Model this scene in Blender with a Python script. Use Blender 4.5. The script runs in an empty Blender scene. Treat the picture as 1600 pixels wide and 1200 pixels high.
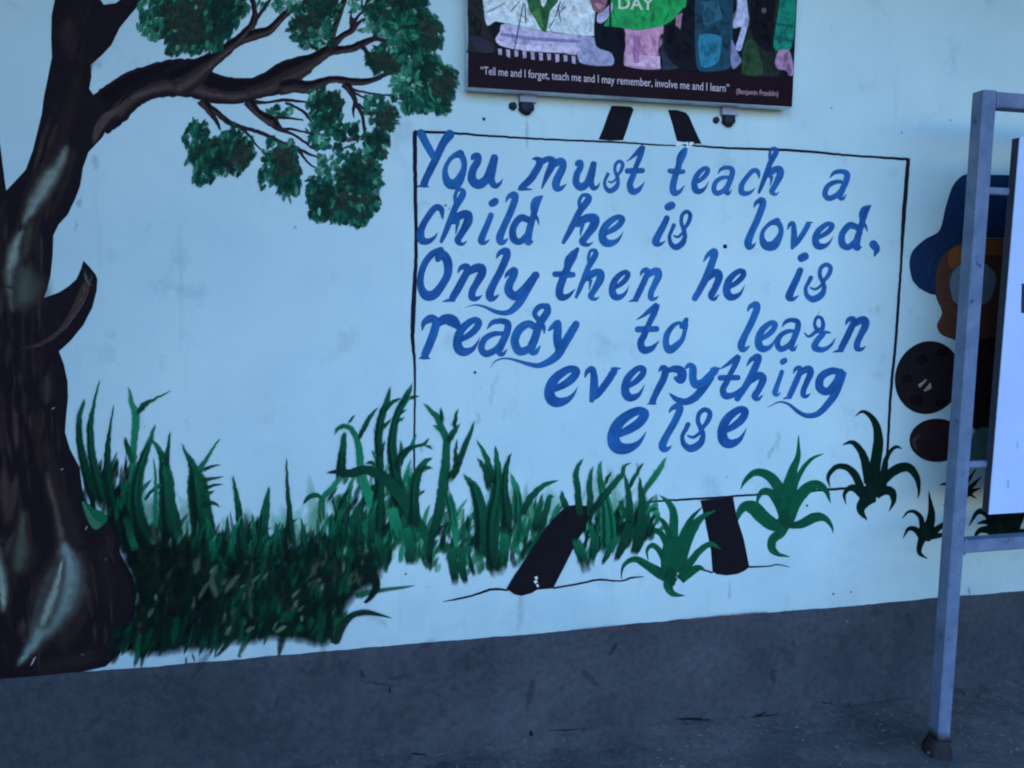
import bpy, math, random
import numpy as np
from mathutils import Matrix, Vector

# ------------------------------------------------------------------ camera, sky, sun, exposure
sc = bpy.context.scene
COL = sc.collection
F_PX, DIST = 1263.0, 2.45            # focal length for a 1600 px wide picture, metres from camera to wall
_a = np.array([5437, -84, F_PX]); _a /= np.linalg.norm(_a)
_c = -np.array([-128, 10700, F_PX]); _c /= np.linalg.norm(_c)
_c = _c - (_c @ _a) * _a; _c /= np.linalg.norm(_c)
_b = np.cross(_c, _a)
CM = np.stack([_a, _b, _c])          # camera (right, down, forward) -> world
CAM_H = 1.498
cam_data = bpy.data.cameras.new('camera')
cam = bpy.data.objects.new('camera', cam_data)
COL.objects.link(cam)
cam_data.sensor_width = 36.0
cam_data.lens = F_PX / 1600 * 36.0
cam_data.clip_start = 0.05
cam_data.clip_end = 500
right, down, fwd = CM[:, 0], CM[:, 1], CM[:, 2]
mw = Matrix(((right[0], -down[0], -fwd[0], 0), (right[1], -down[1], -fwd[1], -DIST),
             (right[2], -down[2], -fwd[2], CAM_H), (0, 0, 0, 1)))
cam.matrix_world = mw
sc.camera = cam

SUN_EL, SUN_ROT = math.radians(4.0), math.radians(35)
world = bpy.data.worlds.new('World'); sc.world = world; world.use_nodes = True
wn = world.node_tree
for n in list(wn.nodes): wn.nodes.remove(n)
sky = wn.nodes.new('ShaderNodeTexSky'); sky.sky_type = 'NISHITA'; sky.sun_disc = False
sky.sun_elevation = SUN_EL; sky.sun_rotation = SUN_ROT
sky.air_density = 1.2; sky.dust_density = 0.6; sky.ozone_density = 3.0
bg = wn.nodes.new('ShaderNodeBackground'); bg.inputs[1].default_value = 0.15
wo = wn.nodes.new('ShaderNodeOutputWorld')
wn.links.new(sky.outputs[0], bg.inputs[0]); wn.links.new(bg.outputs[0], wo.inputs[0])

sun_d = bpy.data.lights.new('sun', 'SUN'); sun_d.energy = 0.25; sun_d.angle = math.radians(12)
sun_d.color = (1.0, 0.93, 0.85)
sun = bpy.data.objects.new('sun', sun_d); COL.objects.link(sun)
sd = Vector((math.sin(SUN_ROT) * math.cos(SUN_EL), math.cos(SUN_ROT) * math.cos(SUN_EL), math.sin(SUN_EL)))
sun.rotation_euler = sd.to_track_quat('Z', 'Y').to_euler()
sun.location = (3, 5, 6)

vs = sc.view_settings
vs.view_transform = 'Standard'; vs.look = 'None'; vs.gamma = 1; vs.use_curve_mapping = False
vs.exposure = 3.72
vs.use_white_balance = True
vs.white_balance_temperature = 5050
vs.white_balance_tint = 42
sc.render.engine = 'CYCLES'
sc.cycles.transparent_max_bounces = 96
sc.cycles.max_bounces = 6
sc.cycles.filter_width = 2.0
sc.cycles.use_denoising = True

rnd = random.Random(7)
nr = np.random.RandomState(7)

# ------------------------------------------------------------------ small helpers
def W(p, d=0.0):
    """points given on the traced drawing -> points on a plane d metres in front of the wall"""
    p = np.asarray(p, float).reshape(-1, 2)
    d = np.broadcast_to(np.asarray(d, float), (len(p),))
    r = np.stack([p[:, 0] - 800, p[:, 1] - 600, np.full(len(p), F_PX)], 1) @ CM.T
    t = (DIST - d) / r[:, 1]
    q = r * t[:, None]
    q[:, 1] = -d
    q[:, 2] += CAM_H
    return q

LIGHT = np.array([0.52, 0.82, 1.62])     # tint of the dusk light: photo colour / this = paint colour
def lin(c):
    c = np.asarray(c, float) / 255
    return np.where(c <= 0.04045, c / 12.92, ((c + 0.055) / 1.055) ** 2.4)
def P(r, g, b, k=1.0):
    return tuple(np.clip(lin((r, g, b)) / LIGHT * k, 0.003, 0.85))

def link(o, parent=None):
    COL.objects.link(o)
    if parent is not None: o.parent = parent
    return o
def tag(o, label=None, cat=None, group=None, kind=None):
    if label: o['label'] = label
    if cat: o['category'] = cat
    if group: o['group'] = group
    if kind: o['kind'] = kind
    return o

# ------------------------------------------------------------------ materials
def new_mat(name):
    m = bpy.data.materials.new(name); m.use_nodes = True
    nt = m.node_tree
    for n in list(nt.nodes): nt.nodes.remove(n)
    return m, nt, nt.nodes, nt.links
def N(nodes, t, **kw):
    n = nodes.new(t)
    for k, v in kw.items():
        if k.startswith('i_'):
            key = k[2:]
            key = int(key) if key.isdigit() else key.replace('_', ' ')
            n.inputs[key].default_value = v
        else: setattr(n, k, v)
    return n
def ramp(nodes, stops):
    r = nodes.new('ShaderNodeValToRGB')
    e = r.color_ramp.elements
    while len(e) < len(stops): e.new(0.5)
    for i, (p, c) in enumerate(stops):
        e[i].position = p; e[i].color = c if len(c) == 4 else (*c, 1)
    return r

def plaster_height(nt, nodes, links):
    """trowelled, gently uneven plaster: same relief under the paint and beside it"""
    g = N(nodes, 'ShaderNodeNewGeometry')
    n1 = N(nodes, 'ShaderNodeTexNoise', i_Scale=3.2, i_Detail=3.0); links.new(g.outputs['Position'], n1.inputs['Vector'])
    n2 = N(nodes, 'ShaderNodeTexNoise', i_Scale=55.0, i_Detail=5.0, i_Roughness=0.65); links.new(g.outputs['Position'], n2.inputs['Vector'])
    n3 = N(nodes, 'ShaderNodeTexNoise', i_Scale=260.0, i_Detail=2.0); links.new(g.outputs['Position'], n3.inputs['Vector'])
    a = N(nodes, 'ShaderNodeMath', operation='MULTIPLY_ADD'); a.inputs[1].default_value = 0.10
    links.new(n2.outputs[0], a.inputs[0]); links.new(n1.outputs[0], a.inputs[2])
    b = N(nodes, 'ShaderNodeMath', operation='MULTIPLY_ADD'); b.inputs[1].default_value = 0.03
    links.new(n3.outputs[0], b.inputs[0]); links.new(a.outputs[0], b.inputs[2])
    bp = N(nodes, 'ShaderNodeBump', i_Strength=0.35, i_Distance=0.02); links.new(b.outputs[0], bp.inputs['Height'])
    return g, bp, n1, n2, n3

def mat_wall():
    m, nt, nodes, links = new_mat('wall_paint')
    g, bp, n1, n2, n3 = plaster_height(nt, nodes, links)
    out = N(nodes, 'ShaderNodeOutputMaterial'); bs = N(nodes, 'ShaderNodeBsdfPrincipled', i_Roughness=0.62)
    bs.inputs['Specular IOR Level'].default_value = 0.25
    links.new(bs.outputs[0], out.inputs[0]); links.new(bp.outputs[0], bs.inputs['Normal'])
    base = (0.66, 0.77, 0.585)
    # cloudy variation in the roller coat
    big = N(nodes, 'ShaderNodeTexNoise', i_Scale=1.7, i_Detail=4.0, i_Roughness=0.6); links.new(g.outputs['Position'], big.inputs['Vector'])
    r1 = ramp(nodes, [(0.3, (0.85, 0.885, 0.915)), (0.70, (1.06, 1.04, 1.02))]); links.new(big.outputs[0], r1.inputs[0])
    mx = N(nodes, 'ShaderNodeMix', data_type='RGBA', blend_type='MULTIPLY'); mx.inputs[0].default_value = 1
    mx.inputs[6].default_value = (*base, 1); links.new(r1.outputs[0], mx.inputs[7])
    # vertical run-off streaks
    mp = N(nodes, 'ShaderNodeMapping'); mp.inputs['Scale'].default_value = (9, 9, 0.7); links.new(g.outputs['Position'], mp.inputs[0])
    st = N(nodes, 'ShaderNodeTexNoise', i_Scale=1.6, i_Detail=5.0, i_Roughness=0.7); links.new(mp.outputs[0], st.inputs['Vector'])
    r2 = ramp(nodes, [(0.60, (1, 1, 1)), (0.80, (0.86, 0.87, 0.88))]); links.new(st.outputs[0], r2.inputs[0])
    mx2 = N(nodes, 'ShaderNodeMix', data_type='RGBA', blend_type='MULTIPLY'); mx2.inputs[0].default_value = 1.0
    links.new(mx.outputs[2], mx2.inputs[6]); links.new(r2.outputs[0], mx2.inputs[7])
    # hand smudges
    sm = N(nodes, 'ShaderNodeTexNoise', i_Scale=6.5, i_Detail=6.0, i_Roughness=0.62); links.new(g.outputs['Position'], sm.inputs['Vector'])
    r3 = ramp(nodes, [(0.58, (1, 1, 1)), (0.76, (0.74, 0.75, 0.78))]); links.new(sm.outputs[0], r3.inputs[0])
    mx3 = N(nodes, 'ShaderNodeMix', data_type='RGBA', blend_type='MULTIPLY'); mx3.inputs[0].default_value = 0.9
    links.new(mx2.outputs[2], mx3.inputs[6]); links.new(r3.outputs[0], mx3.inputs[7])
    # pin-prick specks
    vo = N(nodes, 'ShaderNodeTexVoronoi', i_Scale=7.0); vo.inputs['Randomness'].default_value = 1.0; links.new(g.outputs['Position'], vo.inputs['Vector'])
    r4 = ramp(nodes, [(0.020, (0.35, 0.36, 0.40)), (0.036, (1, 1, 1))]); links.new(vo.outputs['Distance'], r4.inputs[0])
    mx4 = N(nodes, 'ShaderNodeMix', data_type='RGBA', blend_type='MULTIPLY'); mx4.inputs[0].default_value = 0.8
    links.new(mx3.outputs[2], mx4.inputs[6]); links.new(r4.outputs[0], mx4.inputs[7])
    # fine grain
    r5 = ramp(nodes, [(0.3, (0.965, 0.965, 0.965)), (0.7, (1.03, 1.03, 1.03))]); links.new(n3.outputs[0], r5.inputs[0])
    mx5 = N(nodes, 'ShaderNodeMix', data_type='RGBA', blend_type='MULTIPLY'); mx5.inputs[0].default_value = 1
    links.new(mx4.outputs[2], mx5.inputs[6]); links.new(r5.outputs[0], mx5.inputs[7])
    # darker towards the lowest part, edge broken by noise
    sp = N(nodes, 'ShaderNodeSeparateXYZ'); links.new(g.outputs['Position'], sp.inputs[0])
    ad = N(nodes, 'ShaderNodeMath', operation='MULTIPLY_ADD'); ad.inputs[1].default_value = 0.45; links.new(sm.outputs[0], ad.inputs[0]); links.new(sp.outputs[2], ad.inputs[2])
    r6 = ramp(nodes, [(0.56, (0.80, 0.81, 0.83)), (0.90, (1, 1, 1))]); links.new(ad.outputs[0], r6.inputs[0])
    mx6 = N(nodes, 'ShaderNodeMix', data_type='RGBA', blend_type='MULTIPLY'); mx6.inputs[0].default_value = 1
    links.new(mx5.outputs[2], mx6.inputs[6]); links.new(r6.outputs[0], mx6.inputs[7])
    links.new(mx6.outputs[2], bs.inputs['Base Color'])
    return m

def mat_paint(name='brushed_paint', K=1.9, B=-0.45, NA=1.0, spec=0.10, rough=0.7, relief=True, cvar=(0.78, 1.28), su=14, sv=260, bscale=38.0):
    """brushed paint: colour and thinness come with each stroke, bristle streaks run along it (UV)"""
    m, nt, nodes, links = new_mat(name)
    g, bp, n1, n2, n3 = plaster_height(nt, nodes, links)
    out = N(nodes, 'ShaderNodeOutputMaterial'); bs = N(nodes, 'ShaderNodeBsdfPrincipled', i_Roughness=rough)
    bs.inputs['Specular IOR Level'].default_value = spec
    if relief: links.new(bp.outputs[0], bs.inputs['Normal'])
    at = N(nodes, 'ShaderNodeAttribute', attribute_name='paint')
    uv = N(nodes, 'ShaderNodeAttribute', attribute_name='strokeuv')
    mp = N(nodes, 'ShaderNodeMapping'); mp.inputs['Scale'].default_value = (su, sv, 1); links.new(uv.outputs['Vector'], mp.inputs[0])
    br = N(nodes, 'ShaderNodeTexNoise', i_Scale=1.0, i_Detail=3.0, i_Roughness=0.6); links.new(mp.outputs[0], br.inputs['Vector'])
    bl = N(nodes, 'ShaderNodeTexNoise', i_Scale=bscale, i_Detail=3.0); links.new(g.outputs['Position'], bl.inputs['Vector'])
    sm = N(nodes, 'ShaderNodeMath', operation='ADD'); links.new(br.outputs[0], sm.inputs[0]); links.new(bl.outputs[0], sm.inputs[1])
    # colour variation
    r = ramp(nodes, [(0.3, (cvar[0],) * 3), (0.7, (cvar[1],) * 3)])
    hf = N(nodes, 'ShaderNodeMath', operation='MULTIPLY'); hf.inputs[1].default_value = 0.5
    links.new(sm.outputs[0], hf.inputs[0]); links.new(hf.outputs[0], r.inputs[0])
    mx = N(nodes, 'ShaderNodeMix', data_type='RGBA', blend_type='MULTIPLY'); mx.inputs[0].default_value = 1
    links.new(at.outputs['Color'], mx.inputs[6]); links.new(r.outputs[0], mx.inputs[7])
    links.new(mx.outputs[2], bs.inputs['Base Color'])
    # alpha = clamp(2.2a - .6 + 1.1*(noise-.5))
    k = N(nodes, 'ShaderNodeMath', operation='MULTIPLY_ADD'); k.inputs[1].default_value = K; k.inputs[2].default_value = B
    links.new(at.outputs['Alpha'], k.inputs[0])
    k2 = N(nodes, 'ShaderNodeMath', operation='MULTIPLY_ADD'); k2.inputs[1].default_value = NA; k2.inputs[2].default_value = -NA / 2
    links.new(hf.outputs[0], k2.inputs[0])
    k4 = N(nodes, 'ShaderNodeMath', operation='ADD'); links.new(k.outputs[0], k4.inputs[0]); links.new(k2.outputs[0], k4.inputs[1])
    ed = N(nodes, 'ShaderNodeMath', operation='MULTIPLY', use_clamp=True); ed.inputs[1].default_value = 6.0; links.new(at.outputs['Alpha'], ed.inputs[0])
    k3 = N(nodes, 'ShaderNodeMath', operation='MULTIPLY', use_clamp=True); links.new(k4.outputs[0], k3.inputs[0]); links.new(ed.outputs[0], k3.inputs[1])
    tr = N(nodes, 'ShaderNodeBsdfTransparent'); ms = N(nodes, 'ShaderNodeMixShader')
    links.new(k3.outputs[0], ms.inputs[0]); links.new(tr.outputs[0], ms.inputs[1]); links.new(bs.outputs[0], ms.inputs[2])
    links.new(ms.outputs[0], out.inputs[0])
    return m

def mat_simple(name, col, rough=0.6, spec=0.3, noise=0.18, scale=30.0, bump=0.1, metallic=0.0, col2=None):
    m, nt, nodes, links = new_mat(name)
    out = N(nodes, 'ShaderNodeOutputMaterial'); bs = N(nodes, 'ShaderNodeBsdfPrincipled', i_Roughness=rough, i_Metallic=metallic)
    bs.inputs['Specular IOR Level'].default_value = spec
    g = N(nodes, 'ShaderNodeNewGeometry')
    n1 = N(nodes, 'ShaderNodeTexNoise', i_Scale=scale, i_Detail=5.0, i_Roughness=0.6); links.new(g.outputs['Position'], n1.inputs['Vector'])
    c2 = col2 or tuple(min(1, c * (1 + noise)) for c in col)
    r = ramp(nodes, [(0.3, tuple(c * (1 - noise) for c in col)), (0.7, c2)]); links.new(n1.outputs[0], r.inputs[0])
    links.new(r.outputs[0], bs.inputs['Base Color'])
    bp = N(nodes, 'ShaderNodeBump', i_Strength=bump, i_Distance=0.01); links.new(n1.outputs[0], bp.inputs['Height'])
    links.new(bp.outputs[0], bs.inputs['Normal']); links.new(bs.outputs[0], out.inputs[0])
    return m

def mat_print():
    m, nt, nodes, links = new_mat('glossy_print')
    out = N(nodes, 'ShaderNodeOutputMaterial'); bs = N(nodes, 'ShaderNodeBsdfPrincipled', i_Roughness=0.5)
    bs.inputs['Specular IOR Level'].default_value = 0.15
    at = N(nodes, 'ShaderNodeAttribute', attribute_name='paint')
    g = N(nodes, 'ShaderNodeNewGeometry')
    n1 = N(nodes, 'ShaderNodeTexNoise', i_Scale=45.0, i_Detail=6.0, i_Roughness=0.7); links.new(g.outputs['Position'], n1.inputs['Vector'])
    r = ramp(nodes, [(0.32, (0.62, 0.62, 0.62)), (0.68, (1.35, 1.35, 1.35))]); links.new(n1.outputs[0], r.inputs[0])
    mx = N(nodes, 'ShaderNodeMix', data_type='RGBA', blend_type='MULTIPLY'); links.new(at.outputs['Alpha'], mx.inputs[0])
    links.new(at.outputs['Color'], mx.inputs[6]); links.new(r.outputs[0], mx.inputs[7])
    links.new(mx.outputs[2], bs.inputs['Base Color']); links.new(bs.outputs[0], out.inputs[0])
    return m

def mat_cement(name, dark, light, topband=None):
    m, nt, nodes, links = new_mat(name)
    out = N(nodes, 'ShaderNodeOutputMaterial'); bs = N(nodes, 'ShaderNodeBsdfPrincipled', i_Roughness=0.85)
    bs.inputs['Specular IOR Level'].default_value = 0.15
    g = N(nodes, 'ShaderNodeNewGeometry')
    n1 = N(nodes, 'ShaderNodeTexNoise', i_Scale=2.6, i_Detail=7.0, i_Roughness=0.62); links.new(g.outputs['Position'], n1.inputs['Vector'])
    n2 = N(nodes, 'ShaderNodeTexNoise', i_Scale=40.0, i_Detail=6.0, i_Roughness=0.7); links.new(g.outputs['Position'], n2.inputs['Vector'])
    r = ramp(nodes, [(0.36, dark), (0.64, light)]); links.new(n1.outputs[0], r.inputs[0])
    r2 = ramp(nodes, [(0.3, (0.72, 0.72, 0.72)), (0.7, (1.2, 1.2, 1.2))]); links.new(n2.outputs[0], r2.inputs[0])
    mx = N(nodes, 'ShaderNodeMix', data_type='RGBA', blend_type='MULTIPLY'); mx.inputs[0].default_value = 1
    links.new(r.outputs[0], mx.inputs[6]); links.new(r2.outputs[0], mx.inputs[7])
    last = mx
    # dark gouges and scuffs
    mp = N(nodes, 'ShaderNodeMapping'); mp.inputs['Scale'].default_value = (3.0, 3.0, 1.3); links.new(g.outputs['Position'], mp.inputs[0])
    n4 = N(nodes, 'ShaderNodeTexNoise', i_Scale=3.0, i_Detail=8.0, i_Roughness=0.75); n4.inputs['Distortion'].default_value = 0.6
    links.new(mp.outputs[0], n4.inputs['Vector'])
    r4 = ramp(nodes, [(0.62, (1, 1, 1)), (0.74, (0.45, 0.45, 0.47))]); links.new(n4.outputs[0], r4.inputs[0])
    mx4 = N(nodes, 'ShaderNodeMix', data_type='RGBA', blend_type='MULTIPLY'); mx4.inputs[0].default_value = 0.9
    links.new(last.outputs[2], mx4.inputs[6]); links.new(r4.outputs[0], mx4.inputs[7]); last = mx4
    r5 = ramp(nodes, [(0.25, (1.55, 1.5, 1.45)), (0.36, (1, 1, 1))]); links.new(n4.outputs[0], r5.inputs[0])
    mx5 = N(nodes, 'ShaderNodeMix', data_type='RGBA', blend_type='MULTIPLY'); mx5.inputs[0].default_value = 0.8
    links.new(last.outputs[2], mx5.inputs[6]); links.new(r5.outputs[0], mx5.inputs[7]); last = mx5
    links.new(last.outputs[2], bs.inputs['Base Color'])
    a = N(nodes, 'ShaderNodeMath', operation='MULTIPLY_ADD'); a.inputs[1].default_value = 0.22
    links.new(n2.outputs[0], a.inputs[0]); links.new(n1.outputs[0], a.inputs[2])
    bp = N(nodes, 'ShaderNodeBump', i_Strength=0.7, i_Distance=0.03); links.new(a.outputs[0], bp.inputs['Height'])
    links.new(bp.outputs[0], bs.inputs['Normal']); links.new(bs.outputs[0], out.inputs[0])
    return m

def mat_frame():
    """grey-blue enamel on square tube, chipped to dark rust"""
    m, nt, nodes, links = new_mat('chipped_enamel')
    out = N(nodes, 'ShaderNodeOutputMaterial'); bs = N(nodes, 'ShaderNodeBsdfPrincipled', i_Roughness=0.5)
    bs.inputs['Specular IOR Level'].default_value = 0.3
    g = N(nodes, 'ShaderNodeNewGeometry')
    n1 = N(nodes, 'ShaderNodeTexNoise', i_Scale=11.0, i_Detail=6.0, i_Roughness=0.65); links.new(g.outputs['Position'], n1.inputs['Vector'])
    r = ramp(nodes, [(0.30, (0.095, 0.125, 0.165)), (0.5, (0.145, 0.175, 0.21)), (0.70, (0.20, 0.225, 0.25))]); links.new(n1.outputs[0], r.inputs[0])
    n2 = N(nodes, 'ShaderNodeTexNoise', i_Scale=26.0, i_Detail=5.0, i_Roughness=0.7); links.new(g.outputs['Position'], n2.inputs['Vector'])
    r2 = ramp(nodes, [(0.63, (1, 1, 1)), (0.69, (0.20, 0.17, 0.16))]); links.new(n2.outputs[0], r2.inputs[0])
    mx = N(nodes, 'ShaderNodeMix', data_type='RGBA', blend_type='MULTIPLY'); mx.inputs[0].default_value = 1
    links.new(r.outputs[0], mx.inputs[6]); links.new(r2.outputs[0], mx.inputs[7])
    # rust where the tube stands in the wet dirt
    sp = N(nodes, 'ShaderNodeSeparateXYZ'); links.new(g.outputs['Position'], sp.inputs[0])
    ad = N(nodes, 'ShaderNodeMath', operation='MULTIPLY_ADD'); ad.inputs[1].default_value = 0.05; links.new(n1.outputs[0], ad.inputs[0]); links.new(sp.outputs[2], ad.inputs[2])
    r3 = ramp(nodes, [(0.075, (0, 0, 0)), (0.105, (1, 1, 1))]); links.new(ad.outputs[0], r3.inputs[0])
    mx2 = N(nodes, 'ShaderNodeMix', data_type='RGBA'); links.new(r3.outputs[0], mx2.inputs[0])
    mx2.inputs[6].default_value = (0.028, 0.014, 0.010, 1); links.new(mx.outputs[2], mx2.inputs[7])
    links.new(mx2.outputs[2], bs.inputs['Base Color'])
    bp = N(nodes, 'ShaderNodeBump', i_Strength=0.25, i_Distance=0.004); links.new(n2.outputs[0], bp.inputs['Height'])
    links.new(bp.outputs[0], bs.inputs['Normal']); links.new(bs.outputs[0], out.inputs[0])
    return m

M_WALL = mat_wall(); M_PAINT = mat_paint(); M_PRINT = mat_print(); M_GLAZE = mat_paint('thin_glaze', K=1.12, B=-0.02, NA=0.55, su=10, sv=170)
M_INK = mat_paint('brushed_blue_lettering', cvar=(0.60, 1.55), su=9, sv=150, bscale=16.0)
M_SOFTPRINT = mat_paint('photo_print', K=1.4, B=-0.1, NA=0.1, spec=0.08, rough=0.5, relief=False, cvar=(0.55, 1.5), su=60, sv=90, bscale=60.0)
M_FRAME = mat_frame()
M_DADO = mat_cement('grey_dado_paint', (0.048, 0.050, 0.046), (0.082, 0.080, 0.070))
M_SOIL = mat_cement('packed_earth', (0.085, 0.076, 0.060), (0.160, 0.140, 0.105))
M_SHEET = mat_simple('white_sheet', (0.56, 0.61, 0.66), 0.45, 0.2, 0.07, 5.0, 0.03)
M_BACK = mat_simple('dark_backing', (0.03, 0.03, 0.035), 0.7)
M_EDGE = mat_simple('pale_board_edge', (0.80, 0.80, 0.80), 0.5)
M_ZINC = mat_simple('bracket_zinc', (0.36, 0.34, 0.34), 0.5, 0.4, 0.2, 60)
M_BLACK = mat_simple('black_rubber', (0.012, 0.012, 0.014), 0.6, 0.3, 0.3, 80)
M_TWIG = mat_simple('dry_litter', (0.15, 0.13, 0.10), 0.8, 0.1, 0.4, 90)
M_CHIP = mat_simple('dark_chip', (0.02, 0.02, 0.02), 0.8, 0.1, 0.3, 90)

# ------------------------------------------------------------------ stroke builder
def spline(pts, step=4.0):
    p = np.array(pts, float)
    if len(p) == 2:
        n = max(3, int(np.hypot(*(p[1] - p[0])[:2]) / step) + 1)
        t = np.linspace(0, 1, n)[:, None]
        return p[0] * (1 - t) + p[1] * t
    q = np.vstack([2 * p[0] - p[1], p, 2 * p[-1] - p[-2]])
    out = []
    for i in range(1, len(q) - 2):
        a, b, c, d = q[i - 1], q[i], q[i + 1], q[i + 2]
        n = max(2, int(np.hypot(*(c - b)[:2]) / step) + 1)
        t = np.linspace(0, 1, n, endpoint=False)[:, None]
        out.append(0.5 * ((2 * b) + (-a + c) * t + (2 * a - 5 * b + 4 * c - d) * t ** 2 + (-a + 3 * b - 3 * c + d) * t ** 3))
    out.append(q[-2][None])
    r = np.vstack(out); r[:, 2] = np.maximum(r[:, 2], 0.6)
    return r

DS = 0.35
class Strokes:
    """collects strokes and fills on the wall plane; build() links them as one mesh object"""
    def __init__(s): s.v = []; s.c = []; s.uv = []; s.f = []; s.n = 0
    def add(s, v, c, uv, f):
        s.v.append(v); s.c.append(c); s.uv.append(uv)
        s.f += [tuple(i + s.n for i in q) for q in f]; s.n += len(v)
    def ribbon(s, pts, col, d, soft=1.6, a=1.0, tipfade=None, step=4.0, jit=0.0, grad=2.5e-4, col2=None, cap=True, plane=0.0):
        r = spline(pts, step)
        m = len(r)
        if jit:
            r[:, :2] += nr.randn(m, 2) * jit
            r[:, 2] *= 1 + nr.randn(m) * jit * 0.06
        xy, w = r[:, :2], r[:, 2]
        t = np.gradient(xy, axis=0); t /= (np.linalg.norm(t, axis=1)[:, None] + 1e-9)
        nn = np.stack([-t[:, 1], t[:, 0]], 1)
        A = np.full(m, a)
        if cap:      # round the ends: extra points with shrinking width
            def endcap(i, sgn):
                k = np.array([0.35, 0.70, 0.93, 1.03]); rr = w[i] / 2
                pp = xy[i] + sgn * t[i] * rr * k[:, None]
                return pp, w[i] * np.sqrt(np.clip(1 - (k / 1.06) ** 2, 0, 1)), np.repeat(nn[i][None], 4, 0)
            if w[0] > 6:
                pp, ww, n_ = endcap(0, -1)
                xy = np.vstack([pp[::-1], xy]); w = np.r_[ww[::-1], w]; nn = np.vstack([n_, nn]); A = np.r_[[a] * 4, A]
            if r[-1, 2] > 6:
                k = np.array([0.35, 0.70, 0.93, 1.03]); rr = r[-1, 2] / 2
                pp = r[-1, :2] + t[-1] * rr * k[:, None]
                xy = np.vstack([xy, pp]); w = np.r_[w, r[-1, 2] * np.sqrt(np.clip(1 - (k / 1.06) ** 2, 0, 1))]
                nn = np.vstack([nn, np.repeat((np.array([-t[-1, 1], t[-1, 0]]))[None], 4, 0)]); A = np.r_[A, [a] * 4]
            m = len(xy)
        if tipfade:
            L = np.r_[0, np.cumsum(np.linalg.norm(np.diff(xy, axis=0), axis=1))]
            if tipfade[0]: A = A * np.clip(L / tipfade[0] + 0.15, 0, 1)
            if tipfade[1]: A = A * np.clip((L[-1] - L) / tipfade[1] + 0.15, 0, 1)
        L = np.r_[0, np.cumsum(np.linalg.norm(np.diff(xy, axis=0), axis=1))] * 0.0022
        h = w / 2
        so = np.minimum(soft, h * 1.1)
        offs = [-(h + so * 0.5), -(h - so * 0.5), h - so * 0.5, h + so * 0.5]
        al = [0, 1, 1, 0]
        ou = nr.rand() * 30; ov = nr.rand() * 30
        V = np.zeros((m, 4, 3)); C = np.zeros((m, 4, 4)); U = np.zeros((m, 4, 2))
        dd = plane + (d + np.linspace(0, 1, m) * grad) * DS
        c1 = np.array(col, float); c2 = np.array(col2 if col2 is not None else col, float)
        tt = np.linspace(0, 1, m)[:, None]
        cc = c1 * (1 - tt) + c2 * tt
        for k in range(4):
            V[:, k] = W(xy + nn * offs[k][:, None], dd)
            C[:, k, :3] = cc; C[:, k, 3] = A * al[k]
            U[:, k, 0] = L + ou; U[:, k, 1] = offs[k] * 0.0022 + ov
        f = [(i * 4 + k, i * 4 + k + 1, i * 4 + 4 + k + 1, i * 4 + 4 + k) for i in range(m - 1) for k in range(3)]
        s.add(V.reshape(-1, 3), C.reshape(-1, 4), U.reshape(-1, 2), f)
    def fill(s, pts, col, d, soft=1.6, a=1.0, smooth=True, rough=0.0, plane=0.0, angle=0.0):
        """closed outline, opaque inside, thin feathered rim"""
        p = np.array(pts, float)
        if smooth:
            q = np.vstack([p[-1:], p, p[:2]])
            out = []
            for i in range(1, len(q) - 2):
                A_, B_, C_, D_ = q[i - 1], q[i], q[i + 1], q[i + 2]
                n = max(2, int(np.linalg.norm(C_ - B_) / 5) + 1)
                t = np.linspace(0, 1, n, endpoint=False)[:, None]
                out.append(0.5 * ((2 * B_) + (-A_ + C_) * t * 0.8 + (2 * A_ - 5 * B_ + 4 * C_ - D_) * t ** 2 * 0.8 + (-A_ + 3 * B_ - 3 * C_ + D_) * t ** 3 * 0.8
                            + 0.2 * 2 * (C_ - B_) * t))
            p = np.vstack(out)
        if rough: p = p + nr.randn(*p.shape) * rough
        m = len(p)
        ar = 0.5 * np.sum(p[:, 0] * np.roll(p[:, 1], -1) - np.roll(p[:, 0], -1) * p[:, 1])
        t = np.roll(p, -1, 0) - np.roll(p, 1, 0); t /= (np.linalg.norm(t, axis=1)[:, None] + 1e-9)
        nn = np.stack([t[:, 1], -t[:, 0]], 1) * (1 if ar > 0 else -1)
        pin, pout = p - nn * soft * 0.5, p + nn * soft * 0.5
        import mathutils
        tri = mathutils.geometry.tessellate_polygon([[Vector((x, y, 0)) for x, y in pin]])
        allp = np.vstack([pin, pout])
        V = W(allp, plane + d * DS)
        C = np.zeros((2 * m, 4)); C[:, :3] = col; C[:m, 3] = a
        ca, sa = math.cos(angle), math.sin(angle)
        U = np.stack([allp[:, 0] * ca + allp[:, 1] * sa, -allp[:, 0] * sa + allp[:, 1] * ca], 1) * 0.0022
        f = [tuple(x) for x in tri] + [(i, (i + 1) % m, m + (i + 1) % m, m + i) for i in range(m)]
        s.add(V, C, U, f)
    def build(s, name, parent=None, mat=None):
        v = np.vstack(s.v)
        me = bpy.data.meshes.new(name)
        me.from_pydata(v.tolist(), [], s.f)
        ca = me.color_attributes.new('paint', 'FLOAT_COLOR', 'POINT')
        ca.data.foreach_set('color', np.vstack(s.c).astype(np.float32).ravel())
        ua = me.attributes.new('strokeuv', 'FLOAT2', 'POINT')
        ua.data.foreach_set('vector', np.vstack(s.uv).astype(np.float32).ravel())
        me.materials.append(mat or M_PAINT)
        o = bpy.data.objects.new(name, me)
        return link(o, parent)

def mesh_obj(name, v, f, mat, parent=None, smooth=False):
    me = bpy.data.meshes.new(name)
    me.from_pydata([tuple(x) for x in v], [], f); me.materials.append(mat)
    if smooth:
        for p in me.polygons: p.use_smooth = True
    me.update()
    return link(bpy.data.objects.new(name, me), parent)

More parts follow.
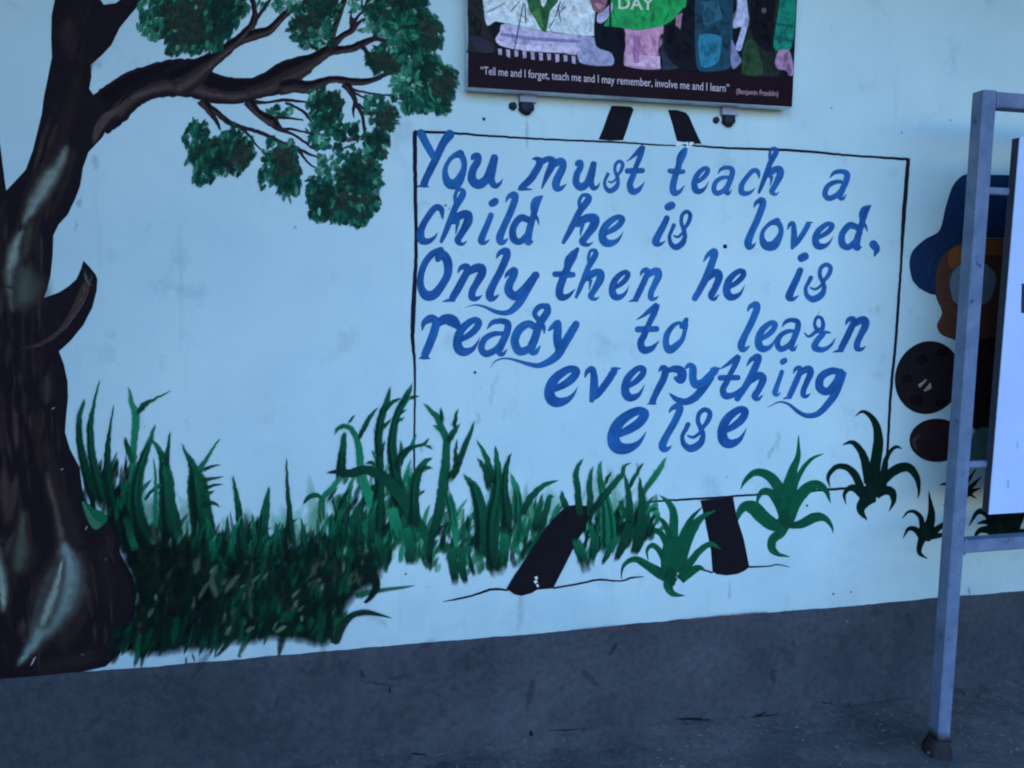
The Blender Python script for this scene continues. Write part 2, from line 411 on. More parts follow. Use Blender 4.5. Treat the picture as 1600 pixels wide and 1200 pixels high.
def bar(name, p0, p1, w, h, mat, parent=None, bev=0.003):
    """bevelled square tube from p0 to p1 (w along x or z, h along y)"""
    p0, p1 = Vector(p0), Vector(p1)
    ax = (p1 - p0).normalized(); dep = Vector((0, 1, 0)); side = ax.cross(dep).normalized(); dep = side.cross(ax).normalized()
    prof = []
    for sx, sy in ((1, 1), (-1, 1), (-1, -1), (1, -1)):
        a_, b_ = (sx * (w / 2 - bev), sy * h / 2), (sx * w / 2, sy * (h / 2 - bev))
        prof += [b_, a_] if sx * sy > 0 else [a_, b_]
    v = []
    nseg = max(1, int((p1 - p0).length / 0.25))
    for i in range(nseg + 1):
        c = p0.lerp(p1, i / nseg)
        v += [c + side * a_ + dep * b_ for a_, b_ in prof]
    f = [(i * 8 + k, i * 8 + (k + 1) % 8, i * 8 + 8 + (k + 1) % 8, i * 8 + 8 + k) for i in range(nseg) for k in range(8)]
    f += [tuple(range(7, -1, -1)), tuple(nseg * 8 + k for k in range(8))]
    return mesh_obj(name, v, f, mat, parent)

def box(name, x0, x1, y0, y1, z0, z1, mat, parent=None):
    v = [(x, y, z) for x in (x0, x1) for y in (y0, y1) for z in (z0, z1)]
    f = [(0, 1, 3, 2), (4, 6, 7, 5), (0, 4, 5, 1), (2, 3, 7, 6), (0, 2, 6, 4), (1, 5, 7, 3)]
    return mesh_obj(name, v, f, mat, parent)

# ------------------------------------------------------------------ ground
def hnoise(x, z, s):
    from mathutils import noise
    return noise.noise(Vector((x * s, z * s, 3.7)))
gx = np.r_[np.array([-60, -30, -14, -7, -4]), np.arange(-2.2, 4.6, 0.03), np.array([6, 9, 16, 32, 60])]
gy = np.r_[np.array([-80, -40, -20, -10, -6, -4]), np.arange(-2.8, -0.9, 0.12), np.arange(-0.9, 0.02, 0.025), np.array([0.2, 4, 20, 60])]
gv = []
for y in gy:
    for x in gx:
        z = 0.0
        if -3 < y < 0.03 and -2.3 < x < 4.7:
            k = math.exp(-abs(y) / 0.10)
            z = 0.012 * hnoise(x, y, 2.5) + 0.006 * hnoise(x, y, 11) + k * (0.030 + 0.035 * hnoise(x, 0, 1.7) + 0.022 * hnoise(x, y, 7) + 0.012 * hnoise(x, y, 23))
            z += 0.004 * hnoise(x, y, 40)
        gv.append((x, y, z - 0.006))
nx = len(gx)
gf = [(j * nx + i, j * nx + i + 1, (j + 1) * nx + i + 1, (j + 1) * nx + i) for j in range(len(gy) - 1) for i in range(nx - 1)]
ground = mesh_obj('ground', gv, gf, M_SOIL, smooth=True); tag(ground, kind='structure')

# ------------------------------------------------------------------ the painted wall
WX0, WX1, WH = -4.2, 7.0, 3.9
SHADE_EAVE_Y, SHADE_EAVE_Z, SHADE_WALL_Y, SHADE_WALLS = -1.9, 3.45, -2.7, (-1.65, 3.75)
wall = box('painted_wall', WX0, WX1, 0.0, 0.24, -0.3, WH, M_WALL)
tag(wall, 'pale mint plastered wall painted with a tree, grass, plants and a blue written quotation', 'wall')

# grey band along its foot: ragged brushed top line, slightly proud
xs = np.arange(WX0, WX1 + 0.001, 0.012)
ztop = 0.448 * DIST / 2.9
def ztop_at(x):
    return ztop + 0.006 * hnoise(x, 0, 1.3) + 0.0035 * hnoise(x, 5, 9) + 0.0018 * hnoise(x, 9, 50)
v = []
for x in xs:
    zt = ztop_at(x)
    bl = 0.008 + 0.004 * hnoise(x, 2, 3)
    rows = [(0.0005, zt), (0.0035, zt - 0.002), (0.0045, zt - 0.03), (0.005 + 0.002 * hnoise(x, 7, 4), zt * 0.6), (0.007 + 0.004 * hnoise(x, 17, 5), zt * 0.3), (bl, 0.06 + 0.01 * hnoise(x, 1, 9)), (bl + 0.01, -0.05)]
    v += [(x, -a_, b_) for a_, b_ in rows]
R_ = 7
f = [(i * R_ + k, i * R_ + k + 1, (i + 1) * R_ + k + 1, (i + 1) * R_ + k) for i in range(len(xs) - 1) for k in range(R_ - 1)]
dado = mesh_obj('dado_band', v, f, M_DADO, wall, smooth=True)

# added unseen to darken the wall's edges: eave overhead, grey walls left and right
box('added_shade_eave', WX0, WX1, SHADE_EAVE_Y, 0.6, SHADE_EAVE_Z, SHADE_EAVE_Z + 0.14, mat_simple('dark_shade_eave', (0.10, 0.085, 0.07), 0.8, 0.1, 0.3, 9), wall)
for x_ in SHADE_WALLS:
    box('added_shade_wall', x_ - 0.12, x_ + 0.12, SHADE_WALL_Y, -0.02, -0.2, SHADE_EAVE_Z - 0.004, M_DADO, wall)

# ================================================================== MURAL
WHITE = P(205, 225, 245)
layer = {'z': 0.0}
def nxt(dz=4e-6):
    layer['z'] += dz
    return layer['z']
def start(z): layer['z'] = z

# ---- easel board with the quotation
INK = P(22, 26, 46)
start(0.0008)
b = Strokes()
for pl in ([(646, 206, 5), (700, 207.5, 4), (760, 212, 3.5), (860, 218, 3.2), (960, 222, 3), (1020, 226, 2.5), (1056, 227.5, 2)],
           [(1066, 226, 2.5), (1130, 231, 3.5), (1240, 235, 4.2), (1330, 243, 3.5), (1421, 249, 4.5)],
           [(648, 206, 7), (649, 300, 6), (650, 400, 5.5), (646, 480, 7.5), (645, 530, 6), (648, 570, 4), (648, 640, 3), (647, 700, 3), (648, 745, 3)],
           [(1419, 249, 6), (1416, 290, 6.5), (1412, 340, 6.5), (1408, 410, 4), (1404, 470, 4.5), (1399, 540, 4.5), (1393, 600, 4.5), (1388, 680, 4), (1384, 760, 3.5)],
           [(1008, 785, 2.5), (1040, 782, 3), (1100, 779, 3.6), (1180, 773, 3), (1260, 768, 3), (1300, 764.5, 4), (1384, 760, 3)]):
    b.ribbon(pl, INK, nxt(1e-4), soft=1.3, jit=0.22, step=7, cap=False)
board = b.build('painted_board', wall)
tag(board, 'painted easel board outlined in black with blue handwriting')
LEG = P(17, 17, 27)
legs = [[(956, 166), (963, 165), (986, 166.5), (990, 171), (984, 188), (979, 203), (973, 219), (952, 219), (935, 218), (943, 200), (950, 180)],
        [(1044, 172), (1058, 172.5), (1072, 176), (1077, 182), (1086, 203), (1096, 225), (1077, 224), (1058, 220), (1051, 195)],
        [(885, 791), (905, 790), (922, 791), (924, 803), (912, 829), (897, 855), (880, 890), (864, 919), (852, 920), (839, 921), (830, 927), (815, 930.5), (803, 928), (792, 920), (806, 897), (825, 867), (843, 838), (862, 813)],
        [(1094, 782), (1120, 779), (1146, 777), (1151, 807), (1162, 842), (1171, 886), (1163, 892), (1152, 897), (1136, 899.5), (1120, 897), (1113, 894), (1111, 860), (1102, 815)]]
for L in legs:
    s = Strokes(); s.fill(L, LEG, 0.0126 if L is legs[2] else nxt(6e-5), soft=1.6, smooth=False, rough=0.35, angle=1.9)
    if L is legs[2]:
        for q in ((838, 903, 4), (837, 909, 5), (840, 915, 3)):
            s.ribbon([(q[0] - 1, q[1] - 2, q[2]), (q[0] + 1, q[1] + 2, q[2])], WHITE, 0.0129 + nxt(2e-5) * 0.01, soft=1.5)
    if L is legs[1]:
        for k in range(9):
            x = 1060 + k * 3 + rnd.uniform(-2, 2); s.ribbon([(x, 222, 3), (x + rnd.uniform(-2, 2), 228 + rnd.uniform(-3, 3), 2)], WHITE, nxt(2e-5) + 3e-4, soft=2)
    s.build('easel_leg', board)
s = Strokes()
for pl in ([(692, 940, 1), (715, 936, 3), (740, 930, 3), (768, 921, 4), (794, 922, 3)], [(864, 919, 3), (905, 912, 3), (935, 906, 3), (970, 908, 2.4), (985, 903, 3), (1006, 901, 1.2)],
           [(1095, 889, 2), (1114, 895, 3)], [(1170, 886, 3), (1200, 885, 2), (1215, 882, 2), (1234, 886, 1)]):
    s.ribbon(pl, INK, nxt(1e-4), soft=1.3, jit=0.2)
s.build('ground_line', board)

# lettering: every glyph is one or more brush paths traced in its own box
G = {
 'Y': ((80, 60, 520, 685), [[(130, 70, 95), (180, 170, 85), (240, 280, 80), (280, 350, 70)], [(450, 85, 110), (380, 180, 90), (310, 330, 85), (240, 470, 85), (190, 570, 80), (165, 635, 85)], [(85, 668, 15), (150, 655, 35), (220, 672, 12)]]),
 'o': ((378, 245, 655, 705), [[(575, 290, 90), (490, 325, 55), (420, 420, 50), (405, 530, 70), (445, 625, 110), (530, 630, 120), (590, 540, 90), (622, 440, 65), (610, 350, 70), (570, 290, 80)]]),
 'ot': ((450, 290, 770, 748), [[(740, 320, 60), (700, 400, 90), (655, 355, 40), (570, 400, 60), (500, 500, 75), (488, 620, 80), (530, 690, 100), (615, 640, 85), (690, 560, 60), (725, 450, 50), (735, 380, 60)]]),
 'u': ((660, 280, 1065, 710), [[(705, 370, 20), (722, 330, 60), (770, 325, 90), (770, 390, 85), (720, 480, 90), (710, 590, 100), (780, 645, 110), (870, 590, 95), (925, 450, 80), (965, 345, 85)], [(965, 345, 85), (950, 450, 85), (930, 590, 80), (970, 660, 70), (1025, 640, 40), (1062, 582, 6)]]),
 'i': ((418, 515, 555, 815), [[(507, 625, 36), (490, 670, 38), (458, 745, 42), (447, 785, 45), (468, 797, 25), (500, 775, 4)], [(515, 550, 46), (532, 540, 46)]]),
 'l': ((850, 195, 1145, 815), [[(985, 320, 10), (1020, 260, 50), (1095, 230, 80), (1110, 280, 85), (1040, 450, 85), (960, 600, 85), (910, 720, 95), (925, 775, 80), (975, 765, 45), (1020, 725, 6)]]),
 'c': ((45, 555, 215, 818), [[(205, 650, 8), (198, 590, 38), (160, 578, 40), (105, 650, 40), (72, 720, 45), (75, 780, 50), (115, 790, 38), (155, 765, 18), (175, 735, 4)]]),
 'h': ((185, 452, 395, 822), [[(195, 800, 18), (215, 755, 30), (250, 670, 38), (285, 580, 40), (330, 500, 42), (330, 470, 30), (300, 468, 22), (284, 510, 22), (290, 560, 26)], [(275, 660, 45), (320, 625, 50), (365, 622, 50), (362, 670, 55), (325, 740, 42), (300, 785, 42), (328, 808, 22), (358, 788, 4)], [(300, 670, 26), (288, 745, 6)]]),
 'H': ((243, 755, 440, 1085), [[(315, 840, 6), (345, 795, 28), (382, 772, 38), (385, 800, 45), (340, 920, 46), (300, 1000, 42), (262, 1065, 38)], [(335, 950, 30), (390, 905, 48), (415, 930, 48), (390, 1000, 42), (365, 1050, 42), (385, 1070, 25), (415, 1040, 4)]]),
 'd': ((625, 490, 840, 822), [[(745, 655, 42), (695, 642, 44), (650, 700, 42), (650, 770, 48), (690, 792, 40), (735, 750, 36)], [(832, 500, 8), (795, 560, 36), (768, 650, 40), (745, 740, 45), (742, 795, 45), (775, 790, 5)], [(830, 503, 8), (785, 525, 28), (766, 570, 24), (780, 620, 26), (800, 650, 18), (808, 690, 3)]]),
 'D': ((905, 75, 1265, 535), [[(1120, 290, 60), (1060, 260, 65), (980, 310, 75), (940, 410, 75), (980, 500, 75), (1060, 480, 65), (1110, 420, 50)], [(1225, 110, 60), (1225, 160, 65), (1160, 260, 70), (1120, 380, 70), (1085, 480, 75), (1120, 510, 50), (1170, 450, 5)], [(1225, 105, 50), (1160, 110, 50), (1115, 170, 45), (1160, 240, 45), (1195, 290, 35), (1200, 350, 6)]]),
 'e': ((1220, 92, 1540, 525), [[(1318, 335, 55), (1400, 285, 70), (1470, 220, 75), (1500, 150, 72), (1450, 128, 68), (1370, 175, 78), (1305, 250, 88), (1272, 350, 95), (1290, 440, 105), (1350, 470, 90), (1430, 440, 55), (1480, 380, 25), (1512, 310, 4)]]),
 's': ((845, 105, 1180, 560), [[(930, 280, 50), (905, 330, 45), (872, 400, 42), (890, 480, 55), (960, 520, 75), (1050, 470, 70), (1080, 390, 52), (1060, 320, 50), (1030, 250, 45), (1042, 170, 45), (1100, 130, 48), (1150, 165, 52), (1130, 240, 50), (1080, 310, 38), (1040, 370, 32), (980, 408, 30), (920, 390, 18)]]),
 't': ((95, 100, 405, 748), [[(110, 320, 8), (180, 280, 30), (270, 215, 60), (365, 140, 70), (368, 165, 60), (330, 250, 75), (270, 370, 70), (215, 500, 80), (168, 600, 88), (200, 690, 95), (290, 680, 75), (360, 620, 32), (400, 570, 4)], [(135, 437, 78), (250, 435, 75), (360, 432, 74)]]),
 'T': ((170, 195, 485, 805), [[(450, 215, 45), (400, 290, 95), (350, 400, 78), (320, 470, 85), (280, 570, 85), (250, 680, 88), (270, 755, 85), (350, 740, 52), (430, 660, 5)], [(205, 495, 65), (320, 500, 72), (400, 502, 62)], [(400, 240, 30), (330, 310, 26), (310, 400, 24), (320, 450, 26)]]),
 'm': ((668, 262, 985, 478), [[(765, 275, 6), (795, 275, 30), (815, 300, 44), (765, 390, 46), (700, 455, 40)], [(672, 468, 5), (710, 464, 18), (765, 466, 8)], [(810, 300, 40), (870, 275, 36), (895, 300, 50), (855, 390, 32), (826, 462, 8)], [(890, 310, 46), (950, 290, 46), (958, 330, 46), (920, 410, 50), (918, 455, 45), (945, 460, 30), (982, 432, 4)]]),
 'n': ((365, 380, 870, 815), [[(545, 490, 8), (580, 430, 50), (640, 410, 70), (660, 450, 80), (600, 570, 85), (540, 680, 85), (490, 765, 80)], [(372, 812, 6), (440, 795, 34), (520, 802, 18)], [(650, 490, 60), (740, 435, 95), (815, 425, 90), (820, 490, 95), (760, 600, 82), (710, 700, 80), (712, 765, 78), (770, 772, 45), (828, 735, 4)]]),
 'y': ((625, 410, 1475, 970), [[(1080, 550, 6), (1110, 500, 50), (1185, 450, 70), (1190, 500, 80), (1130, 620, 90), (1130, 700, 100), (1200, 750, 100), (1290, 690, 100), (1360, 600, 90), (1430, 515, 90)], [(1400, 560, 90), (1320, 700, 90), (1240, 830, 90), (1150, 920, 70), (1060, 942, 55), (960, 920, 45), (850, 870, 28), (740, 850, 16), (630, 880, 3)]]),
 'z': ((718, 225, 1525, 660), [[(1235, 330, 10), (1270, 295, 40), (1325, 250, 50), (1320, 330, 75), (1320, 420, 75), (1340, 490, 80)], [(1485, 270, 65), (1430, 360, 75), (1370, 460, 75), (1320, 540, 75), (1240, 600, 62), (1150, 633, 46), (1060, 620, 36), (960, 590, 24), (860, 570, 16), (770, 590, 12), (718, 650, 3)]]),
 'q': ((600, 190, 1205, 685), [[(800, 260, 25), (850, 225, 60), (890, 260, 85), (890, 370, 88), (920, 440, 98), (1000, 425, 98), (1080, 350, 88), (1140, 285, 88)], [(1080, 262, 8), (1140, 260, 28), (1200, 256, 8)], [(1085, 370, 90), (980, 520, 90), (900, 600, 88), (810, 640, 78), (720, 620, 66), (660, 580, 44), (620, 540, 8)]]),
 'r': ((85, 170, 465, 575), [[(110, 325, 8), (130, 255, 50), (190, 220, 75), (235, 245, 70), (220, 330, 75), (180, 440, 75), (140, 530, 70)], [(82, 570, 8), (130, 560, 36), (185, 572, 10)], [(240, 270, 60), (310, 228, 88), (375, 235, 105), (420, 275, 80), (440, 310, 30)]]),
 'p': ((365, 215, 820, 675), [[(500, 295, 8), (540, 250, 60), (580, 270, 80), (560, 370, 80), (510, 470, 80), (460, 570, 70), (435, 635, 75)], [(367, 665, 6), (430, 650, 36), (480, 668, 10)], [(590, 290, 50), (680, 262, 78), (760, 290, 105), (765, 360, 105), (745, 395, 80), (700, 370, 50)]]),
 'R': ((940, 210, 1145, 450), [[(945, 320, 6), (975, 345, 16), (1020, 315, 24), (1060, 290, 28), (1055, 235, 22), (1025, 225, 20), (1010, 270, 20), (1040, 310, 28), (1110, 322, 10)], [(1060, 330, 36), (1020, 380, 38), (1012, 415, 42), (1060, 428, 32), (1110, 400, 18), (1140, 355, 4)]]),
 'a': ((605, 220, 910, 565), [[(690, 310, 8), (740, 255, 42), (820, 240, 50), (878, 265, 62), (870, 340, 65), (830, 430, 65), (800, 505, 65), (830, 535, 40), (875, 485, 4)], [(830, 350, 36), (750, 355, 48), (670, 400, 55), (640, 480, 60), (680, 530, 62), (760, 500, 56), (810, 440, 36)]]),
 'v': ((1093, 522, 1325, 772), [[(1095, 600, 6), (1112, 560, 30), (1145, 545, 36), (1155, 620, 50), (1150, 700, 50), (1135, 755, 22)], [(1140, 740, 22), (1180, 700, 42), (1240, 620, 45), (1278, 560, 45)], [(1258, 540, 8), (1290, 542, 18), (1322, 541, 5)]]),
 'g': ((712, 540, 1210, 862), [[(1175, 570, 40), (1115, 562, 44), (1050, 600, 48), (1042, 665, 52), (1090, 690, 48), (1140, 640, 46), (1165, 590, 44)], [(1208, 572, 10), (1180, 600, 46), (1140, 700, 48), (1090, 770, 42), (1030, 828, 36), (960, 840, 30), (900, 810, 24), (850, 770, 16), (790, 755, 10), (715, 790, 3)]]),
 'O': ((85, 190, 485, 820), [[(350, 225, 75), (255, 270, 75), (170, 380, 75), (125, 520, 75), (130, 660, 85), (190, 745, 115), (280, 730, 105), (370, 620, 90), (430, 500, 90), (430, 360, 105), (375, 275, 100), (325, 320, 85), (325, 360, 40)]]),
 ',': ((1358, 700, 1418, 812), [[(1380, 728, 50), (1398, 760, 40), (1383, 805, 5)]]),
}
TEXT = [
 ('Y', 651, 207, 712, 294), ('o', 692, 234, 730, 297), ('u', 731, 238, 786, 297), ('m', 807, 245, 886, 299), ('u', 895, 249, 938, 300), ('s', 942, 249, 976, 303), ('t', 977, 225, 1008, 306),
 ('T', 1043, 228, 1076, 308), ('e', 1080, 259, 1110, 305), ('a', 1111, 259, 1148, 307), ('c', 1153, 263, 1188, 307), ('h', 1183, 229, 1225, 307), ('a', 1284, 265, 1328, 315),
 ('c', 651, 319, 694, 384), ('h', 686, 293, 739, 385), ('i', 745, 309, 779, 384), ('l', 774, 299, 809, 384), ('d', 796, 303, 850, 385), ('h', 876, 302, 938, 386), ('e', 934, 335, 978, 387),
 ('i', 1016, 315, 1056, 386), ('s', 1043, 327, 1082, 392), ('l', 1162, 308, 1196, 391), ('o', 1187, 341, 1225, 392), ('v', 1230, 344, 1271, 393), ('e', 1268, 346, 1305, 391), ('d', 1310, 318, 1363, 393), (',', 1359, 375, 1375, 403),
 ('O', 652, 386, 707, 472), ('n', 690, 412, 760, 472), ('l', 757, 387, 797, 472), ('y', 726, 416, 843, 493), ('T', 863, 387, 907, 471), ('h', 897, 388, 945, 471), ('e', 951, 421, 986, 471), ('n', 981, 418, 1034, 472),
 ('H', 1081, 388, 1130, 471), ('e', 1129, 419, 1167, 471), ('i', 1225, 394, 1264, 472), ('s', 1255, 410, 1302, 473),
 ('r', 655, 489, 721, 561), ('e', 707, 495, 754, 558), ('a', 746, 498, 799, 559), ('D', 798, 473, 862, 555), ('z', 766, 499, 907, 576), ('t', 992, 472, 1031, 554), ('ot', 1036, 496, 1076, 554),
 ('l', 1151, 471, 1187, 551), ('e', 1179, 500, 1216, 552), ('a', 1210, 497, 1251, 551), ('R', 1255, 492, 1307, 552), ('n', 1300, 494, 1358, 551),
 ('e', 849, 571, 908, 637), ('v', 913, 571, 971, 633), ('e', 970, 570, 1011, 629), ('p', 1010, 570, 1073, 633), ('q', 1043, 566, 1126, 634), ('t', 1121, 553, 1158, 625), ('H', 1147, 553, 1199, 627), ('i', 1206, 558, 1230, 621), ('n', 1222, 571, 1271, 624), ('g', 1198, 574, 1323, 655),
 ('e', 947, 636, 1016, 711), ('l', 1027, 630, 1067, 707), ('s', 1062, 636, 1114, 707), ('e', 1120, 634, 1171, 702)]
BLUE = np.array(P(32, 78, 160)); BLUE2 = np.array(P(38, 94, 176))
start(0.0020)
for g_, x0, y0, x1, y1 in TEXT:
    (a0, b0, a1, b1), paths = G[g_]
    sx, sy = (x1 - x0) / (a1 - a0), (y1 - y0) / (b1 - b0)
    k = math.sqrt(sx * sy)
    s = Strokes()
    for pth in paths:
        pts = [(x0 + (x - a0) * sx, y0 + (y - b0) * sy, w * k) for x, y, w in pth]
        m_ = rnd.uniform(0, 1)
        s.ribbon(pts, BLUE * (1 - m_) + BLUE2 * m_, nxt(6e-6), soft=2.0, step=2.5, jit=0.10, grad=6e-4)
        layer['z'] += 2e-5
    s.build('letter', board, M_INK)
    layer['z'] = 0.0020 + (layer['z'] - 0.0020) % 4e-4

# ---- the tree
DK = np.array(P(19, 17, 27)); BR = np.array(P(62, 58, 66)); BR2 = np.array(P(40, 37, 45)); PALE = np.array(P(118, 150, 165)); PGR = np.array(P(72, 92, 98))
start(0.0008)
tr = Strokes()
TRUNK = [(86, -60), (86, 0), (81, 25), (80, 60), (81, 90), (78, 104), (73, 128), (69, 150), (65, 180), (52, 235), (40, 265), (10, 298), (6, 270), (0, 226), (-20, 190), (-60, 180), (-160, 400), (-200, 700), (-190, 1085),
         (-60, 1070), (0, 1066), (60, 1060), (120, 1052), (165, 1042), (188, 1020), (203, 985), (211, 955), (213, 928), (208, 902), (197, 882), (187, 862), (190, 838), (187, 815), (176, 806), (163, 806), (158, 822), (150, 827), (137, 800), (128, 762), (124, 730),
         (109, 700), (102, 675), (103, 655), (106, 620), (105, 596), (100, 570), (92, 549), (110, 533), (130, 508), (144, 480), (150, 455), (152, 437), (149, 428), (140, 417), (131, 407), (127, 420), (119, 436), (108, 447), (92, 457), (69, 465),
         (74, 452), (79, 430), (82, 400), (84, 368), (91, 351), (106, 335), (118, 310), (125, 290), (130, 262), (138, 238), (160, 214), (173, 192), (195, 180), (200, 150), (180, 138), (165, 146), (148, 151), (139, 139), (143, 120), (142, 101), (160, 85), (174, 70), (187, 44), (203, 24), (215, 10), (232, -20), (240, -60),
         (200, -60), (187, 0), (181, 5), (162, 7.5), (157, 0), (154, -60)]
tr.fill(TRUNK, DK, 0.0008, soft=1.8, smooth=False, rough=0.3, angle=1.4)
tree = tr.build('painted_tree', wall)
tag(tree, 'painted dark brown tree with a broken stump and green foliage clumps')

def streaks(name, items, base=0.0016):
    start(base)
    s = Strokes()
    for pts, col, soft, a in items:
        s.ribbon(pts, col, nxt(1.2e-5), soft=soft, a=a, tipfade=(16, 16), step=5, jit=0.5, grad=1e-5)
    return s.build(name, tree, M_GLAZE)
hl = []
def V_(pts, c, soft=8, a=0.62):
    if np.mean(c) > 0.06 and max(p_[2] for p_ in pts) > 7:      # pale marks sit in a brownish halo
        hl.append(([(x, y, w * 2.0 + 4) for x, y, w in pts], BR * 0.8, 30, 0.55))
        hl.append(([(x, y, w * 1.35) for x, y, w in pts], np.array(c) * 0.45 + BR * 0.3, 22, 0.62))
        hl.append(([(x, y, w * 0.85) for x, y, w in pts], c, 16, a * 0.9))
    else: hl.append((pts, c, soft, a))
V_([(104, 226, 6), (96, 245, 12), (82, 270, 17), (66, 297, 18), (54, 316, 15), (45, 335, 10), (38, 352, 6)], PALE, 9, 0.66)
V_([(39, 358, 5), (30, 372, 10), (23, 392, 15), (18, 420, 15), (17, 448, 12), (20, 486, 5)], PALE, 8, 0.72)
V_([(36, 425, 20), (42, 450, 30), (34, 470, 22)], PGR, 16, 0.55)
V_([(97, 838, 6), (104, 862, 18), (106, 895, 34), (96, 930, 42), (80, 962, 34), (62, 990, 20), (44, 1018, 10), (28, 1038, 5)], np.array(P(105, 140, 160)), 16, 0.70)
V_([(98, 870, 3), (91, 905, 8), (80, 940, 12), (66, 975, 10)], PALE, 7, 0.75)
V_([(74, 735, 4), (80, 762, 6), (88, 792, 7), (93, 818, 7), (97, 842, 8)], np.array(P(92, 90, 98)), 4, 0.70)
V_([(36, 800, 6), (34, 838, 12), (33, 866, 18), (29, 890, 12)], np.array(P(70, 86, 88)), 12, 0.62)
V_([(24, 830, 5), (14, 850, 9), (8, 872, 9)], np.array(P(50, 58, 62)), 8, 0.60)
V_([(-14, 850, 14), (-4, 885, 16), (3, 920, 12), (6, 955, 6)], PALE, 9, 0.7)
V_([(26, 740, 6), (22, 775, 12), (12, 815, 12)], BR, 10, 0.55)
V_([(22, 636, 5), (24, 660, 9), (27, 700, 7)], BR, 7, 0.62)
V_([(2, 610, 8), (4, 650, 12), (2, 710, 10)], BR2, 10, 0.7)
V_([(65, 690, 12), (78, 720, 20), (90, 760, 20), (104, 800, 26), (120, 850, 26)], BR2, 18, 0.6)
V_([(55, 640, 10), (58, 690, 14), (66, 740, 12)], BR2, 12, 0.55)
V_([(105, 30, 16), (107, 55, 30), (112, 85, 20)], BR2, 20, 0.72)
V_([(120, 120, 14), (112, 160, 24), (95, 210, 26), (78, 260, 18)], BR2, 16, 0.52)
V_([(120, 225, 6), (112, 255, 12), (96, 300, 12), (80, 340, 8)], BR2, 9, 0.6)
V_([(62, 330, 6), (58, 370, 12), (60, 410, 12)], BR2, 10, 0.6)
V_([(48, 340, 4), (44, 370, 8), (38, 400, 8)], np.array(P(60, 72, 78)), 6, 0.5)
V_([(8, 330, 10), (-2, 370, 16), (0, 420, 16)], BR2, 12, 0.5)
for k in range(11):    # curved bark lines sweeping round the stump
    u = k / 10
    V_([(30 + 40 * u, 545 - 8 * u, 2), (60 + 36 * u, 540 - 22 * u, 2 + 2 * rnd.random()), (95 + 24 * u, 512 - 22 * u, 3), (118 + 18 * u, 470 - 10 * u, 3), (131 + 8 * u, 440 - 4 * u, 2)],
       BR * rnd.uniform(0.6, 1.5), 3, rnd.uniform(0.5, 0.8))
V_([(133, 420, 3), (134, 432, 4), (139, 443, 4), (145, 448, 3)], PGR, 3, 0.75)
V_([(138, 446, 3), (142, 440, 3), (144, 430, 3)], np.array(P(80, 90, 95)), 3, 0.7)
V_([(60, 1046, 20), (100, 1036, 24), (150, 1024, 20)], BR2, 18, 0.5)
V_([(128, 960, 16), (112, 985, 24), (96, 1010, 20)], BR2, 18, 0.55)
V_([(150, 850, 18), (165, 890, 26), (172, 940, 24)], BR2 * 0.8, 18, 0.5)
V_([(165, 815, 8), (178, 835, 10), (176, 860, 8)], BR2, 8, 0.6)
def in_poly(pp, x, y):
    c = False; j = len(pp) - 1
    for i in range(len(pp)):
        if (pp[i][1] > y) != (pp[j][1] > y) and x < (pp[j][0] - pp[i][0]) * (y - pp[i][1]) / (pp[j][1] - pp[i][1]) + pp[i][0]: c = not c
        j = i
    return c
nb = len(hl)
for k in range(230):     # faint dry bristle marks following the grain
    y = rnd.uniform(-10, 1020); x = rnd.uniform(0, 100) + (60 if y < 150 else 0)
    if y > 700: x = rnd.uniform(0, 170)
    if 200 < y < 480 and x > 88: x *= 0.7
    l = rnd.uniform(30, 80); dx = -l * 0.35 if y < 330 else (rnd.uniform(-0.1, 0.1) * l if y < 650 else l * rnd.uniform(0.0, 0.22))
    if not all(in_poly(TRUNK, a_, b_) for a_, b_ in ((x - 5, y), (x + 5, y), (x + dx - 6, y + l), (x + dx + 6, y + l), (x + dx * .5, y + l * .5))): continue
    V_([(x, y, 2), (x + dx * .5, y + l * .5, rnd.uniform(3, 9)), (x + dx, y + l, 2)], (BR2 if rnd.random() < .7 else BR) * rnd.uniform(0.5, 1.3), 6, rnd.uniform(0.35, 0.62))
streaks('bark_streak', hl[nb:] + hl[:nb])
# small white paint chips on the trunk foot
s = Strokes(); start(0.0030)
for x, y, l, an, w in ((52, 1033, 16, 2.1, 2.4), (129, 1023, 7, 0.3, 1.5), (98, 826, 6, 1.2, 5), (100, 832, 6, 1.4, 3), (105, 852, 6, 2.0, 2.5), (107, 905, 4, 1.0, 4), (97, 733, 5, 2.6, 1.4), (83, 638, 5, 2.6, 1.4), (135, 825, 6, 2.0, 1.6), (230, 943, 5, 2.4, 1.6), (165, 874, 5, 2.4, 1.4), (175, 730, 10, 1.7, 5), (176, 722, 5, 0.9, 2), (377, 908, 6, 2.4, 2), (514, 862, 5, 2.5, 1.6), (538, 870, 7, 2.2, 2.2), (343, 852, 4, 1, 2)):
    dx, dy = math.cos(an) * l / 2, math.sin(an) * l / 2
    s.ribbon([(x - dx, y - dy, w * .6), (x, y, w), (x + dx, y + dy, w * .5)], P(150, 160, 185), nxt(), soft=1.2, jit=0.3)
s.build('paint_chip', wall)

